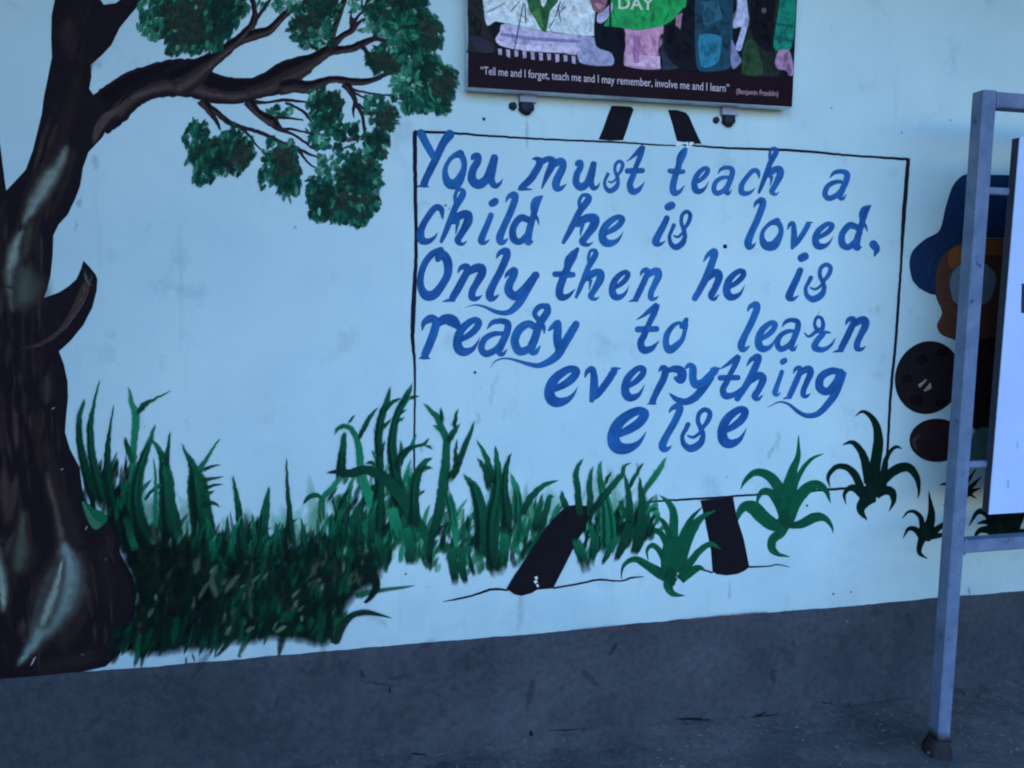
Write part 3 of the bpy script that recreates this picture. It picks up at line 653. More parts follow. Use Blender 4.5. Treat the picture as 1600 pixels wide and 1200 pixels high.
branches = [
 # main limb
 [[(150, 185, 60), (175, 165, 62), (203, 142, 56), (236, 128, 54), (268, 122, 58), (300, 123, 60), (330, 137, 46), (365, 142, 42), (400, 138, 34), (430, 133, 30), (455, 131, 22)]],
 [[(385, 140, 30), (418, 130, 34), (444, 116, 40), (468, 105, 34), (490, 94, 22), (508, 82, 18), (520, 74, 16)], [(515, 80, 16), (530, 78, 13), (548, 76, 12), (564, 69, 12), (585, 61, 8), (600, 63, 6), (620, 65, 4), (645, 66, 2)], [(586, 62, 9), (586, 50, 6), (585, 40, 2)], [(562, 70, 9), (570, 77, 7), (577, 85, 5), (584, 88, 2)]],
 [[(436, 138, 22), (460, 134, 22), (482, 136, 20), (500, 130, 15), (520, 124, 11), (545, 127, 12), (567, 128, 11), (585, 124, 8), (605, 115, 7), (622, 112, 6), (640, 104, 4), (660, 92, 2)]],
 [[(518, 78, 16), (519, 58, 11), (525, 38, 9), (533, 15, 9), (540, -6, 9)], [(517, 46, 5), (515, 30, 3), (513, 22, 1)]],
 [[(518, 74, 12), (532, 58, 10), (546, 50, 9), (552, 44, 11), (551, 34, 11), (548, 28, 5), (550, 20, 2)], [(553, 34, 6), (560, 24, 4), (568, 17, 4), (572, 6, 4), (575, -4, 3)], [(568, 16, 4), (565, 5, 3), (566, -4, 2)], [(555, 42, 8), (562, 34, 5), (574, 28, 4), (583, 22, 2)]],
 [[(536, 130, 12), (545, 137, 12), (551, 148, 9), (556, 160, 7), (562, 172, 6), (567, 184, 5), (569, 200, 5), (573, 212, 3), (575, 224, 2)], [(556, 160, 6), (552, 170, 5), (553, 184, 1.5)], [(560, 162, 4), (570, 172, 3), (582, 183, 2)]],
 [[(545, 136, 5), (562, 143, 3.5), (590, 147, 3), (612, 150, 3), (626, 156, 1.5)], [(553, 144, 4), (564, 150, 3), (578, 155, 1.5)]],
 [[(270, 132, 50), (300, 116, 44), (325, 98, 28), (350, 80, 20), (372, 64, 16), (398, 54, 17), (420, 48, 14), (434, 34, 11), (448, 20, 11), (464, 10, 10), (490, -3, 6)]],
 [[(362, 72, 14), (378, 55, 12), (392, 40, 9), (398, 22, 8), (396, 5, 8), (392, -8, 8)], [(394, 44, 7), (403, 26, 6), (413, 12, 5), (424, -3, 4)]],
 [[(316, 156, 20), (326, 170, 12), (333, 182, 8), (340, 192, 6), (345, 204, 2)], [(326, 166, 10), (342, 178, 9), (356, 190, 9), (372, 197, 7), (390, 202, 6), (412, 209, 6), (434, 220, 6), (450, 227, 7), (465, 232, 6), (482, 240, 4), (500, 248, 2)],
  [(364, 192, 6), (380, 203, 5), (391, 214, 4), (398, 224, 3), (408, 234, 2)], [(464, 232, 5), (473, 244, 4), (484, 256, 3), (500, 268, 2)]],
 [[(388, 156, 20), (397, 170, 13), (408, 180, 13), (424, 189, 17), (434, 198, 12), (442, 204, 6), (458, 210, 4), (474, 220, 4), (484, 228, 3), (497, 237, 2)], [(440, 202, 5), (455, 202, 4), (475, 206, 3), (492, 211, 2)]],
 [[(398, 160, 7), (418, 160, 4), (445, 156, 5), (465, 158, 4), (486, 160, 2)], [(445, 160, 4), (464, 168, 4), (478, 178, 5), (486, 190, 3)], [(428, 184, 6), (448, 184, 4), (474, 188, 2)]],
]
start(0.0012)
BRN = np.array(P(34, 30, 40))
for bi, grp in enumerate(branches):
    s = Strokes()
    for gi, pth in enumerate(grp):
        s.ribbon(pth, BRN if bi else DK * 1.15, nxt(2e-5) + (0.0009 if bi else 0.0006), soft=1.6, step=5, jit=0.35, grad=2e-5, cap=False)
        # lighter belly and darker back brushed along the limb
        q = np.array(pth, float)
        if q[:, 2].max() > 9:
            for (off, c, wk, aa) in ((0.22, BR * 1.1, 0.42, 0.62), (-0.25, DK * 0.9, 0.40, 0.60), (0.05, BR * 0.8, 0.2, 0.45)):
                for rep in range(2):
                    q2 = q[q[:, 2] > 7].copy()
                    if len(q2) < 2: continue
                    t = np.gradient(q2[:, :2], axis=0); t /= np.linalg.norm(t, axis=1)[:, None] + 1e-9
                    n2_ = np.stack([-t[:, 1], t[:, 0]], 1)
                    if n2_[:, 1].mean() < 0: n2_ = -n2_
                    o_ = off + rnd.uniform(-0.06, 0.06)
                    q2[:, :2] += n2_ * (q2[:, 2] * o_)[:, None]
                    q2[:, 2] *= wk * (0.6 if rep else 1)
                    if bi == 0: q2 = q2[1:]
                    s.ribbon([tuple(r_) for r_ in q2], c * rnd.uniform(0.7, 1.2), nxt(2e-5) + (0.0010 if bi else 0.0007), soft=max(2.5, q2[:, 2].max() * 0.5), a=aa, tipfade=(14, 14), step=6, jit=0.5, grad=1e-5)
    if bi == 0:
        s.ribbon([(145, 228, 5), (152, 205, 14), (165, 185, 16), (182, 172, 10), (205, 152, 6)], BR, nxt(2e-5) + 0.0009, soft=5, a=0.75, tipfade=(10, 12))
        s.ribbon([(182, 170, 3), (198, 150, 4), (215, 138, 4), (236, 130, 3)], DK * .7, nxt(2e-5) + 0.0009, soft=2, a=0.8, tipfade=(8, 8))
        s.ribbon([(310, 108, 6), (328, 100, 14), (345, 90, 10)], np.array(P(88, 92, 96)), nxt(2e-5) + 0.0009, soft=5, a=0.7, tipfade=(8, 8))
    s.build('branch', tree)

# foliage: hundreds of small brush dabs per clump
G_D = np.array(P(12, 58, 56)); G_M = np.array(P(20, 84, 76)); G_L = np.array(P(42, 116, 104)); G_T = np.array(P(90, 158, 158)); OLV = np.array(P(34, 56, 52)); OLB = np.array(P(46, 60, 58)); G_K = np.array(P(14, 42, 42))
def clump(spec, z0):
    """spec: list of (cx, cy, rx, ry, kind, density, direction or None)"""
    start(z0)
    s = Strokes()
    for cx, cy, rx, ry, kind, dens, ang in spec:
        cols = {'olive': [OLV, OLV, OLB, G_K, G_D], 'dark': [G_K, G_D, G_D, G_M, OLV], 'green': [G_D, G_M, G_M, G_L, G_D], 'teal': [G_M, G_L, G_L, G_T], 'light': [G_L, G_T, G_T]}[kind]
        n = int(rx * ry * math.pi / 36 * dens)
        ph = rnd.uniform(0, 6)
        if kind in ('olive', 'dark') and dens > 1.2:
            q = []
            for th in np.linspace(0, 2 * math.pi, 26, endpoint=False):
                lob = (1 + 0.10 * math.sin(5 * th + ph) + 0.07 * math.sin(9 * th + 2 * ph)) * rnd.uniform(0.70, 0.86)
                q.append((cx + rx * lob * math.cos(th), cy + ry * lob * math.sin(th)))
            s.fill(q, G_K * 1.1 if kind == 'dark' else OLV * 0.8, nxt(), soft=min(rx, ry) * 0.3, a=0.93, rough=0.6)
        for i in range(n):
            th = rnd.uniform(0, 2 * math.pi); rr = math.sqrt(rnd.random()) if i > n * 0.3 else rnd.uniform(0.75, 1.0)
            lob = 1 + 0.10 * math.sin(5 * th + ph) + 0.07 * math.sin(9 * th + 2 * ph)
            x = cx + rx * rr * lob * math.cos(th); y = cy + ry * rr * lob * math.sin(th)
            c = cols[rnd.randrange(len(cols))] * rnd.uniform(0.7, 1.3)
            if rr > 0.8 and kind in ('olive', 'dark') and rnd.random() < 0.6: c = (G_M if rnd.random() < 0.7 else G_L) * rnd.uniform(0.7, 1.1)
            if rr < 0.7 and kind in ('olive', 'dark'): c = c * 0.5 + (G_K if kind == 'dark' else OLV) * 0.5
            if rnd.random() < 0.02: c = G_T * rnd.uniform(0.6, 1.0)
            a_ = (ang if ang is not None else th) + rnd.gauss(0, 0.35 if ang is not None else 0.6)
            l = rnd.uniform(7, 13) * (1.15 if rr > 0.8 else 1); w = rnd.uniform(5, 9.5) * (0.7 if rr > 0.85 else 1)
            dx, dy = math.cos(a_) * l / 2, math.sin(a_) * l / 2
            s.ribbon([(x - dx, y - dy, w * 0.6), (x, y, w), (x + dx, y + dy, w * 0.3)], c, nxt(), soft=3.6, a=rnd.uniform(0.6, 0.95), step=5, cap=False, grad=1e-6)
    return s.build('foliage_clump', tree, M_GLAZE)
DN = math.radians(110)
CL = [
 [(278, 20, 55, 50, 'green', 1.5, DN), (238, 25, 22, 40, 'teal', 1.2, DN), (300, 30, 58, 56, 'olive', 2.2, DN), (268, -15, 50, 20, 'green', 1.2, DN), (345, 22, 26, 42, 'dark', 1.5, DN)],
 [(366, 12, 20, 24, 'dark', 1.8, DN), (350, 45, 12, 14, 'teal', 0.9, DN)],
 [(488, 48, 34, 30, 'green', 1.5, None), (480, 34, 24, 24, 'olive', 1.5, None), (505, 12, 26, 20, 'dark', 1.8, 2.0), (500, 55, 18, 16, 'teal', 0.7, None)],
 [(445, 5, 26, 14, 'teal', 0.9, 2.0)], [(412, 6, 10, 10, 'teal', 0.7, 2.0)],
 [(556, 8, 10, 14, 'teal', 1.1, 2.2), (595, 28, 26, 26, 'teal', 1.1, None), (575, 42, 20, 8, 'teal', 0.8, 2.8)],
 [(622, 12, 46, 30, 'olive', 2.0, None), (640, 5, 30, 24, 'dark', 1.8, None), (585, 12, 16, 20, 'green', 1.0, None)],
 [(655, 52, 36, 34, 'dark', 2.0, 0.9), (672, 55, 22, 26, 'olive', 1.0, 0.9), (625, 45, 26, 24, 'green', 1.4, None), (612, 58, 18, 12, 'teal', 0.8, None)],
 [(604, 94, 34, 22, 'olive', 2.0, None), (620, 74, 28, 14, 'green', 1.0, None), (640, 92, 18, 14, 'teal', 0.7, None)],
 [(668, 132, 44, 46, 'dark', 2.2, 0.8), (690, 135, 22, 34, 'olive', 1.4, 0.8), (635, 125, 26, 20, 'teal', 1.0, None), (640, 155, 28, 22, 'green', 1.5, 1.4), (675, 165, 24, 12, 'green', 1.0, 1.3)],
 [(510, 168, 27, 28, 'dark', 2.4, 1.7), (488, 150, 7, 10, 'teal', 0.9, 2.0), (492, 186, 14, 12, 'green', 1.0, 2.0)],
 [(592, 172, 22, 22, 'green', 1.3, None), (603, 184, 18, 20, 'olive', 1.9, None), (578, 158, 10, 9, 'teal', 0.8, None)],
 [(520, 214, 40, 20, 'green', 1.3, 2.4), (548, 208, 22, 16, 'dark', 0.9, 2.4), (500, 205, 18, 14, 'teal', 0.6, None)],
 [(588, 225, 20, 24, 'dark', 1.8, 1.2), (578, 245, 18, 14, 'teal', 0.6, None)],
 [(518, 262, 26, 18, 'teal', 0.9, None), (545, 240, 20, 12, 'green', 0.9, None), (500, 252, 12, 10, 'teal', 0.6, None)],
 [(562, 272, 34, 30, 'dark', 1.9, None), (585, 290, 12, 22, 'green', 0.9, None)],
 [(505, 312, 26, 36, 'dark', 2.1, 1.8), (492, 290, 12, 14, 'green', 0.9, None)],
 [(555, 312, 36, 38, 'olive', 2.2, 1.5), (550, 335, 32, 16, 'green', 0.9, 1.5)],
 [(308, 215, 20, 26, 'green', 1.9, DN), (318, 245, 26, 24, 'dark', 2.0, DN), (318, 272, 18, 18, 'green', 1.5, DN)],
 [(362, 232, 34, 26, 'dark', 2.0, DN), (350, 252, 38, 22, 'dark', 1.9, DN), (375, 240, 20, 24, 'olive', 1.4, DN), (362, 208, 8, 14, 'green', 1.1, DN)],
 [(428, 262, 18, 28, 'teal', 1.1, 1.9), (420, 244, 10, 14, 'green', 1.0, 1.9), (425, 278, 22, 22, 'green', 1.1, 1.9)],
 [(446, 262, 22, 40, 'olive', 2.0, 1.8), (452, 295, 16, 20, 'green', 1.2, 1.8), (425, 225, 8, 12, 'green', 1.1, 1.9)],
 [(438, 171, 20, 9, 'green', 1.0, 0.6), (452, 174, 8, 7, 'teal', 1.0, 0.4)],
]
for i, sp in enumerate(CL):
    clump(sp, 0.0034 + (i % 4) * 0.0022)

# ---- grass
GR_D = np.array(P(6, 38, 32)); GR_K = np.array(P(7, 26, 26)); GR_M = np.array(P(14, 84, 66)); GR_L = np.array(P(30, 124, 98)); GR_T = np.array(P(70, 150, 132)); GR_O = np.array(P(28, 44, 38))
start(0.0050)
s = Strokes()
MASS = [(150, 745), (185, 770), (205, 800), (222, 835), (250, 842), (275, 835), (305, 842), (330, 858), (352, 856), (392, 842), (430, 850), (470, 855), (500, 850), (530, 835), (560, 828), (590, 832), (602, 852), (596, 888), (585, 912),
        (560, 925), (540, 950), (530, 975), (515, 1001), (492, 1006), (470, 1000), (430, 996), (395, 1002), (360, 1004), (330, 1012), (290, 1014), (255, 1020), (222, 1022), (196, 1012), (210, 965), (212, 925), (196, 880), (186, 850), (170, 810)]
s.fill(MASS, GR_K, 0.0048, soft=16, a=0.97, smooth=True, rough=1.0, angle=1.5)
for k in range(150):
    x = rnd.uniform(215, 1020) if k % 3 else rnd.uniform(215, 640); yb = np.interp(x, [140, 300, 520, 640, 800, 1020], [830, 860, 850, 880, 870, 830]); l = rnd.uniform(50, 120)
    if 330 < x < 480: l *= .6
    s.ribbon([(x, yb, 10), (x + rnd.gauss(0, 6), yb - l * .5, rnd.uniform(10, 20)), (x + rnd.gauss(0, 12), yb - l, 4)], np.array(P(110, 190, 190)) * rnd.uniform(.55, 1.0), nxt(), soft=20, a=rnd.uniform(.12, .36), tipfade=(20, 30), step=9, grad=1e-6)
def inmass(x, y):
    p = np.array(MASS, float); c = False; j = len(p) - 1
    for i in range(len(p)):
        if (p[i, 1] > y) != (p[j, 1] > y) and x < (p[j, 0] - p[i, 0]) * (y - p[i, 1]) / (p[j, 1] - p[i, 1]) + p[i, 0]: c = not c
        j = i
    return c
def tuft(x, y, l, w, ang, c, a=0.8, soft=3.0, bend=0.2):
    dx, dy = math.cos(ang), math.sin(ang); bx = -dy * l * bend; by = dx * l * bend
    s.ribbon([(x, y, w * 0.7), (x + dx * l * .5 + bx * .3, y + dy * l * .5 + by * .3, w), (x + dx * l + bx, y + dy * l + by, w * 0.25)], c, nxt(), soft=min(soft, w * 0.8), a=a, step=8, jit=0.2, cap=False, grad=1e-6, tipfade=(5, 8))
n = 0
while n < 620:
    x, y = rnd.uniform(150, 610), rnd.uniform(745, 1020)
    if not inmass(x, y): continue
    n += 1
    c = rnd.choice([GR_K, GR_D, GR_D, GR_D, GR_D * 1.3, GR_O, GR_M * 0.5, GR_M * 0.8] if x > 330 else [GR_K, GR_K, GR_D, GR_D, GR_O, GR_O * .7]) * rnd.uniform(0.75, 1.3)
    if x < 330: c = c * 0.75
    if rnd.random() < 0.07: c = np.array(P(62, 92, 84)) * rnd.uniform(0.5, 1.0)
    tuft(x, y, rnd.uniform(18, 60), rnd.uniform(5, 12), -math.pi / 2 + rnd.gauss(0, 0.3), c, rnd.uniform(0.4, 0.75), soft=6)
for k in range(120):
    x = rnd.uniform(300, 600); yt_ = np.interp(x, [300, 350, 390, 430, 480, 530, 600], [850, 862, 845, 858, 862, 838, 835])
    tuft(x, yt_ + rnd.uniform(5, 30), rnd.uniform(22, 52), rnd.uniform(4, 9), -math.pi / 2 + rnd.gauss(0.05, 0.3), rnd.choice([GR_D, GR_K, GR_M * .7, GR_D]) * rnd.uniform(.8, 1.2), rnd.uniform(0.5, 0.85), soft=5)
# hanging tips above the grey band
x = 180
while x < 520:
    yb = 1038 - (x - 180) * 0.088 + rnd.uniform(-14, 0)
    if 405 < x < 418 or 432 < x < 440 or 470 < x < 480: yb -= 26
    c = rnd.choice([GR_D, GR_D, GR_D, GR_K, GR_M * 0.5, GR_M * 0.7]) * rnd.uniform(0.7, 1.2)
    tuft(x, yb - rnd.uniform(30, 62), rnd.uniform(24, 56), rnd.uniform(5, 13), math.pi / 2 + rnd.gauss(0.1, 0.2), c, rnd.uniform(.55, .85), soft=5)
    x += rnd.uniform(2.5, 7)
for k in range(34): # pale dry patches where the wall shows through
    x, y = rnd.choice([(335, 910), (375, 930), (420, 940), (425, 975), (345, 1000), (490, 890), (515, 880), (540, 910), (560, 920), (560, 935), (455, 955), (240, 960), (225, 985), (500, 920), (400, 915), (385, 980), (470, 985)])
    tuft(x + rnd.gauss(0, 7), y + rnd.gauss(0, 10), rnd.uniform(9, 24), rnd.uniform(3, 7), -1.3 + rnd.gauss(0, 0.3), np.array(P(88, 128, 122)) * rnd.uniform(0.35, 1.0), rnd.uniform(0.38, 0.6), soft=4)
# left corner beside the trunk
for k in range(60):
    x = rnd.uniform(135, 215); y = rnd.uniform(745, 815)
    tuft(x, y, rnd.uniform(18, 46), rnd.uniform(4, 9), -math.pi / 2 + rnd.gauss(0, 0.25), rnd.choice([GR_D, GR_M, GR_K, GR_M * .7]) * rnd.uniform(0.7, 1.2), 0.7)
s.fill([(130, 792), (136, 786), (148, 795), (160, 800), (168, 812), (150, 828), (140, 818)], GR_M * 1.1, nxt(), soft=3)
s.fill([(128, 787), (132, 785), (146, 808), (158, 818), (151, 827), (141, 820)], GR_T * 0.45, nxt(), soft=3)
# middle and right stand: light under-painting, then darker dry strokes
def stand(x0, x1, yt, yb, n, cols, aa=(0.5, 0.85)):
    for k in range(n):
        u = rnd.random(); x = x0 + (x1 - x0) * u
        t_, b_ = (yt(x), yb(x)); y = rnd.uniform(t_ + 15, b_)
        tuft(x, y, rnd.uniform(18, 48), rnd.uniform(4, 9), -math.pi / 2 + rnd.gauss(0.05, 0.28), rnd.choice(cols) * rnd.uniform(0.7, 1.25), rnd.uniform(*aa))
ytop = lambda x: 760 + max(0, (x - 640)) * 0.16 if x < 900 else 770
ybot = lambda x: np.interp(x, [430, 520, 600, 640, 700, 760, 800, 860, 900, 940, 1000, 1040], [850, 880, 905, 885, 905, 900, 890, 880, 885, 870, 855, 835])
stand(500, 660, lambda x: 730, lambda x: ybot(x) - 10, 90, [GR_L, GR_T, GR_L, GR_M])
stand(640, 880, lambda x: 790, ybot, 130, [GR_L, GR_T, GR_L, GR_M, GR_M])
stand(900, 1030, lambda x: 790, ybot, 60, [GR_L, GR_T, GR_M, GR_M])
stand(500, 640, lambda x: 770, lambda x: ybot(x) + 0, 130, [GR_M, GR_D, GR_D, GR_M * .7, GR_L * .6])
stand(640, 880, lambda x: 820, ybot, 110, [GR_M, GR_D, GR_D * 1.3, GR_M, GR_L * .8])
stand(905, 1015, lambda x: 810, ybot, 60, [GR_M, GR_D, GR_D])
for x, y, l, an in ((628, 912, 46, 2.6), (648, 890, 30, 0.9), (620, 900, 24, 1.4)):
    pass
s.ribbon([(560, 930, 10), (580, 925, 8), (605, 921, 6), (630, 918, 4), (648, 915, 1)], GR_M * .9, nxt(), soft=3, a=.75)
s.ribbon([(525, 1000, 14), (535, 978, 13), (550, 962, 10), (570, 957, 9), (590, 960, 5), (612, 966, 1)], GR_D * 1.2, nxt(), soft=3, a=.85)
s.ribbon([(480, 910, 4), (490, 903, 5), (505, 901, 4), (520, 905, 3)], GR_K, nxt(), soft=2)
s.ribbon([(565, 890, 14), (582, 898, 12), (588, 915, 12), (580, 932, 8), (570, 942, 4)], GR_K, nxt(), soft=3)
grass = s.build('painted_grass', wall, M_GLAZE)
tag(grass, 'dense dark green painted grass beside the tree foot thinning to the right', kind='stuff')

blades = [
 [(152, 795, 15), (140, 760, 15), (130, 720, 13), (124, 685, 10), (124, 655, 8), (132, 622, 3)],
 [(165, 800, 17), (150, 745, 15), (142, 700, 12), (141, 665, 10), (146, 635, 5), (156, 590, 1)],
 [(178, 800, 15), (169, 750, 12), (168, 705, 9), (172, 668, 4), (178, 630, 1)],
 [(205, 800, 12), (207, 745, 9), (209, 700, 9), (212, 655, 11), (206, 628, 7), (200, 604, 2)], [(212, 650, 5), (224, 634, 9), (240, 624, 4), (268, 610, 1)], [(193, 680, 4), (200, 702, 8), (208, 725, 8)],
 [(228, 850, 30), (214, 800, 22), (213, 760, 19), (222, 722, 14), (234, 690, 8), (243, 662, 2)],
 [(270, 850, 40), (262, 790, 28), (259, 745, 22), (254, 715, 12), (245, 698, 7), (236, 684, 2)], [(259, 730, 12), (262, 708, 7), (266, 672, 2)],
 [(322, 850, 40), (312, 790, 34), (308, 755, 30), (302, 730, 14), (291, 708, 5), (283, 693, 2)], [(308, 740, 10), (322, 718, 6), (345, 682, 1.5)],
 [(314, 738, 8), (330, 729, 4), (346, 726, 1)], [(316, 752, 8), (332, 748, 4), (352, 744, 1)], [(316, 764, 8), (334, 758, 4), (350, 757, 1)], [(314, 778, 10), (326, 772, 6), (338, 764, 1)], [(314, 790, 10), (332, 786, 6), (346, 793, 1)],
 [(224, 785, 4), (236, 768, 5), (256, 755, 6)], [(243, 830, 9), (243, 790, 7), (243, 745, 4), (238, 712, 1)], [(196, 800, 10), (202, 830, 12), (212, 860, 12)],
 [(382, 880, 26), (376, 830, 13), (371, 785, 9), (364, 742, 2)], [(400, 890, 24), (408, 845, 18), (414, 800, 14), (421, 758, 2)], [(458, 860, 14), (453, 810, 9), (449, 760, 5), (447, 715, 1.5)], [(335, 860, 18), (330, 830, 10), (322, 805, 3)],
 [(532, 760, 18), (533, 730, 15), (536, 700, 11), (538, 672, 6)], [(522, 680, 3), (530, 668, 6), (541, 666, 7), (551, 674, 8), (559, 690, 9), (562, 710, 11), (564, 735, 12), (572, 765, 16), (588, 795, 20)], [(542, 664, 4), (548, 656, 4), (557, 646, 1)], [(560, 690, 5), (566, 674, 7), (576, 655, 7), (592, 635, 1.5)],
 [(588, 830, 28), (592, 770, 17), (593, 720, 13), (591, 685, 12), (596, 652, 12), (604, 630, 9), (611, 602, 1.5)], [(600, 645, 4), (612, 630, 6), (630, 621, 1.5)], [(596, 672, 8), (605, 662, 5), (613, 651, 1)], [(589, 682, 5), (583, 667, 1.5)], [(590, 722, 6), (585, 710, 5), (579, 701, 1)], [(594, 715, 8), (600, 695, 4), (601, 686, 1)],
 [(626, 800, 26), (618, 740, 18), (612, 700, 15), (616, 665, 12), (622, 644, 11), (633, 624, 11), (642, 606, 5), (645, 597, 1)], [(636, 626, 6), (646, 620, 5), (657, 619, 1)], [(622, 650, 6), (630, 643, 4), (638, 639, 1)], [(618, 662, 6), (627, 655, 4), (634, 651, 1)],
 [(618, 740, 16), (626, 716, 13), (638, 702, 9), (650, 697, 5), (662, 694, 5), (673, 682, 1.5)], [(640, 702, 6), (646, 690, 5), (650, 676, 1)], [(624, 712, 7), (627, 700, 5), (626, 686, 1)], [(660, 694, 4), (670, 698, 4), (678, 703, 2)], [(656, 696, 3), (661, 709, 1)], [(668, 697, 3), (679, 697, 1)],
 [(508, 740, 2), (525, 737, 7), (545, 740, 13), (572, 734, 14), (592, 741, 17), (614, 760, 19), (636, 790, 18), (652, 815, 16), (664, 838, 11), (671, 868, 3)],
 [(472, 792, 2), (482, 778, 7), (496, 774, 7), (508, 782, 3)], [(496, 790, 3), (504, 778, 7), (518, 764, 8), (532, 745, 6)], [(569, 727, 3), (580, 722, 6), (590, 732, 6)],
 [(648, 830, 20), (647, 780, 16), (651, 745, 14), (663, 723, 9), (678, 714, 2)], [(656, 738, 7), (668, 731, 6), (678, 733, 1)], [(643, 765, 8), (640, 750, 5), (637, 741, 1)], [(652, 775, 6), (661, 768, 4), (665, 764, 1)],
 [(668, 880, 5), (678, 830, 11), (688, 790, 16), (694, 750, 16), (697, 712, 12), (698, 688, 11), (690, 668, 10), (683, 652, 9), (673, 641, 6), (661, 629, 1.5)], [(690, 676, 8), (682, 668, 5), (674, 664, 1)], [(692, 662, 8), (690, 648, 6), (689, 634, 1)], [(699, 692, 8), (708, 676, 9), (720, 661, 1.5)], [(710, 672, 6), (711, 656, 6), (717, 636, 1)], [(707, 668, 5), (703, 657, 1)],
 [(700, 752, 10), (710, 738, 12), (722, 708, 9), (732, 684, 7), (743, 655, 1)], [(712, 732, 7), (712, 704, 5), (714, 684, 1)], [(695, 760, 14), (704, 790, 14), (711, 830, 11), (712, 860, 4)],
 [(750, 870, 22), (752, 820, 20), (747, 780, 19), (740, 760, 14), (732, 750, 8), (724, 739, 1.5)],
 [(778, 905, 22), (768, 860, 22), (770, 810, 24), (778, 765, 20), (777, 725, 10), (774, 694, 1.5)], [(772, 760, 10), (764, 728, 10), (754, 702, 5), (743, 686, 1.5)], [(766, 770, 10), (758, 735, 9), (745, 714, 2)], [(790, 840, 18), (792, 800, 17), (788, 765, 12), (791, 730, 8), (799, 706, 1.5)], [(780, 898, 20), (788, 860, 16), (790, 830, 10)],
 [(808, 830, 14), (810, 790, 14), (806, 762, 10), (797, 738, 2)], [(815, 808, 8), (826, 783, 11), (842, 764, 9), (858, 755, 6), (874, 750, 1)], [(845, 830, 10), (854, 795, 10), (860, 775, 7), (866, 780, 3)], [(835, 830, 12), (842, 800, 8), (848, 770, 3)], [(888, 800, 12), (880, 780, 9), (877, 764, 1)],
 [(907, 810, 12), (903, 770, 10), (900, 745, 9), (904, 728, 6), (913, 715, 1)], [(922, 815, 10), (922, 780, 9), (922, 750, 7), (928, 726, 1)], [(950, 872, 22), (950, 820, 24), (945, 780, 16), (938, 750, 9), (938, 730, 6), (940, 718, 1)], [(945, 762, 5), (950, 746, 5), (958, 735, 1)],
 [(924, 805, 9), (936, 785, 11), (950, 768, 10), (963, 752, 9), (972, 742, 7), (976, 728, 4), (988, 722, 1.5)], [(964, 750, 5), (966, 736, 1)], [(956, 762, 4), (955, 750, 1)], [(958, 762, 5), (966, 762, 1)], [(952, 768, 5), (960, 773, 1)], [(972, 738, 4), (974, 722, 1)], [(968, 746, 4), (977, 746, 1)],
 [(960, 880, 6), (974, 850, 14), (984, 815, 13), (983, 780, 10), (979, 755, 6), (976, 738, 1)], [(982, 768, 6), (992, 745, 6), (1002, 728, 4), (1007, 720, 1)], [(996, 735, 3), (997, 722, 1)],
 [(990, 870, 12), (1000, 835, 18), (1004, 800, 14), (1002, 770, 9), (999, 742, 1)], [(985, 820, 8), (976, 800, 8), (966, 780, 5)],
 [(1004, 775, 4), (1012, 760, 8), (1022, 746, 9), (1033, 730, 7), (1042, 712, 1)], [(1018, 750, 5), (1012, 744, 1)], [(1022, 748, 5), (1030, 752, 1)], [(1026, 740, 5), (1020, 732, 1)], [(1028, 740, 5), (1037, 742, 1)], [(1032, 730, 4), (1027, 722, 1)], [(1034, 730, 4), (1043, 730, 1)],
 [(1004, 808, 4), (1014, 798, 6), (1024, 785, 1.5)], [(1012, 802, 4), (1022, 795, 4), (1032, 796, 1)],
 [(918, 895, 16), (908, 865, 15), (900, 840, 12)], [(922, 890, 14), (928, 850, 10), (922, 815, 8)], [(940, 885, 5), (955, 855, 10), (966, 835, 10)], [(712, 915, 10), (708, 880, 14), (705, 850, 10)], [(728, 915, 8), (722, 885, 13), (722, 850, 10)],
 [(625, 860, 16), (618, 820, 18), (612, 790, 14)], [(600, 890, 16), (590, 850, 18), (560, 815, 14)], [(545, 850, 14), (550, 820, 14), (560, 790, 8)], [(640, 885, 12), (640, 850, 16), (634, 820, 12)],
]
for k in range(26):
    x = rnd.uniform(300, 600); yb = np.interp(x, [300, 350, 430, 530, 600], [865, 875, 875, 860, 850]); l = rnd.uniform(28, 85); b_ = rnd.gauss(0, 14)
    blades.append([(x, yb, rnd.uniform(9, 15)), (x + b_ * .2, yb - l * .5, rnd.uniform(6, 10)), (x + b_ * .6, yb - l * .8, 4), (x + b_, yb - l, 1)])
start(0.0132)
for i, pth in enumerate(blades):
    xm = pth[0][0]
    dark = pth[0][2] > 12
    base = (GR_K if xm < 430 else GR_D) if dark else GR_D
    tip = GR_M * rnd.uniform(0.8, 1.5)
    if i % 7 == 3: base, tip = GR_M, GR_L
    s = Strokes()
    s.ribbon(pth, base * rnd.uniform(0.9, 1.2), nxt(1.5e-5), soft=2.4 if xm > 430 else 3.4, step=5, jit=0.45, grad=1e-5, col2=tip, cap=False, a=0.98, tipfade=(34 if dark else 14, 10))
    if dark:
        q = [(x + w * 0.22, y, w * 0.28) for x, y, w in pth[:-1]]
        if len(q) > 1: s.ribbon(q, GR_M * rnd.uniform(0.5, 1.0), nxt(1.5e-5) + 2e-5, soft=3, a=0.55, tipfade=(26, 12), jit=0.5, grad=1e-6)
        q = [(x - w * 0.26, y, w * 0.3) for x, y, w in pth[:-1]]
        if len(q) > 1: s.ribbon(q, GR_K * rnd.uniform(0.7, 1.2), nxt(1.5e-5) + 2e-5, soft=3, a=0.5, tipfade=(26, 12), jit=0.6, grad=1e-6)
    s.build('grass_blade', grass, M_GLAZE if i % 3 == 0 else M_PAINT)

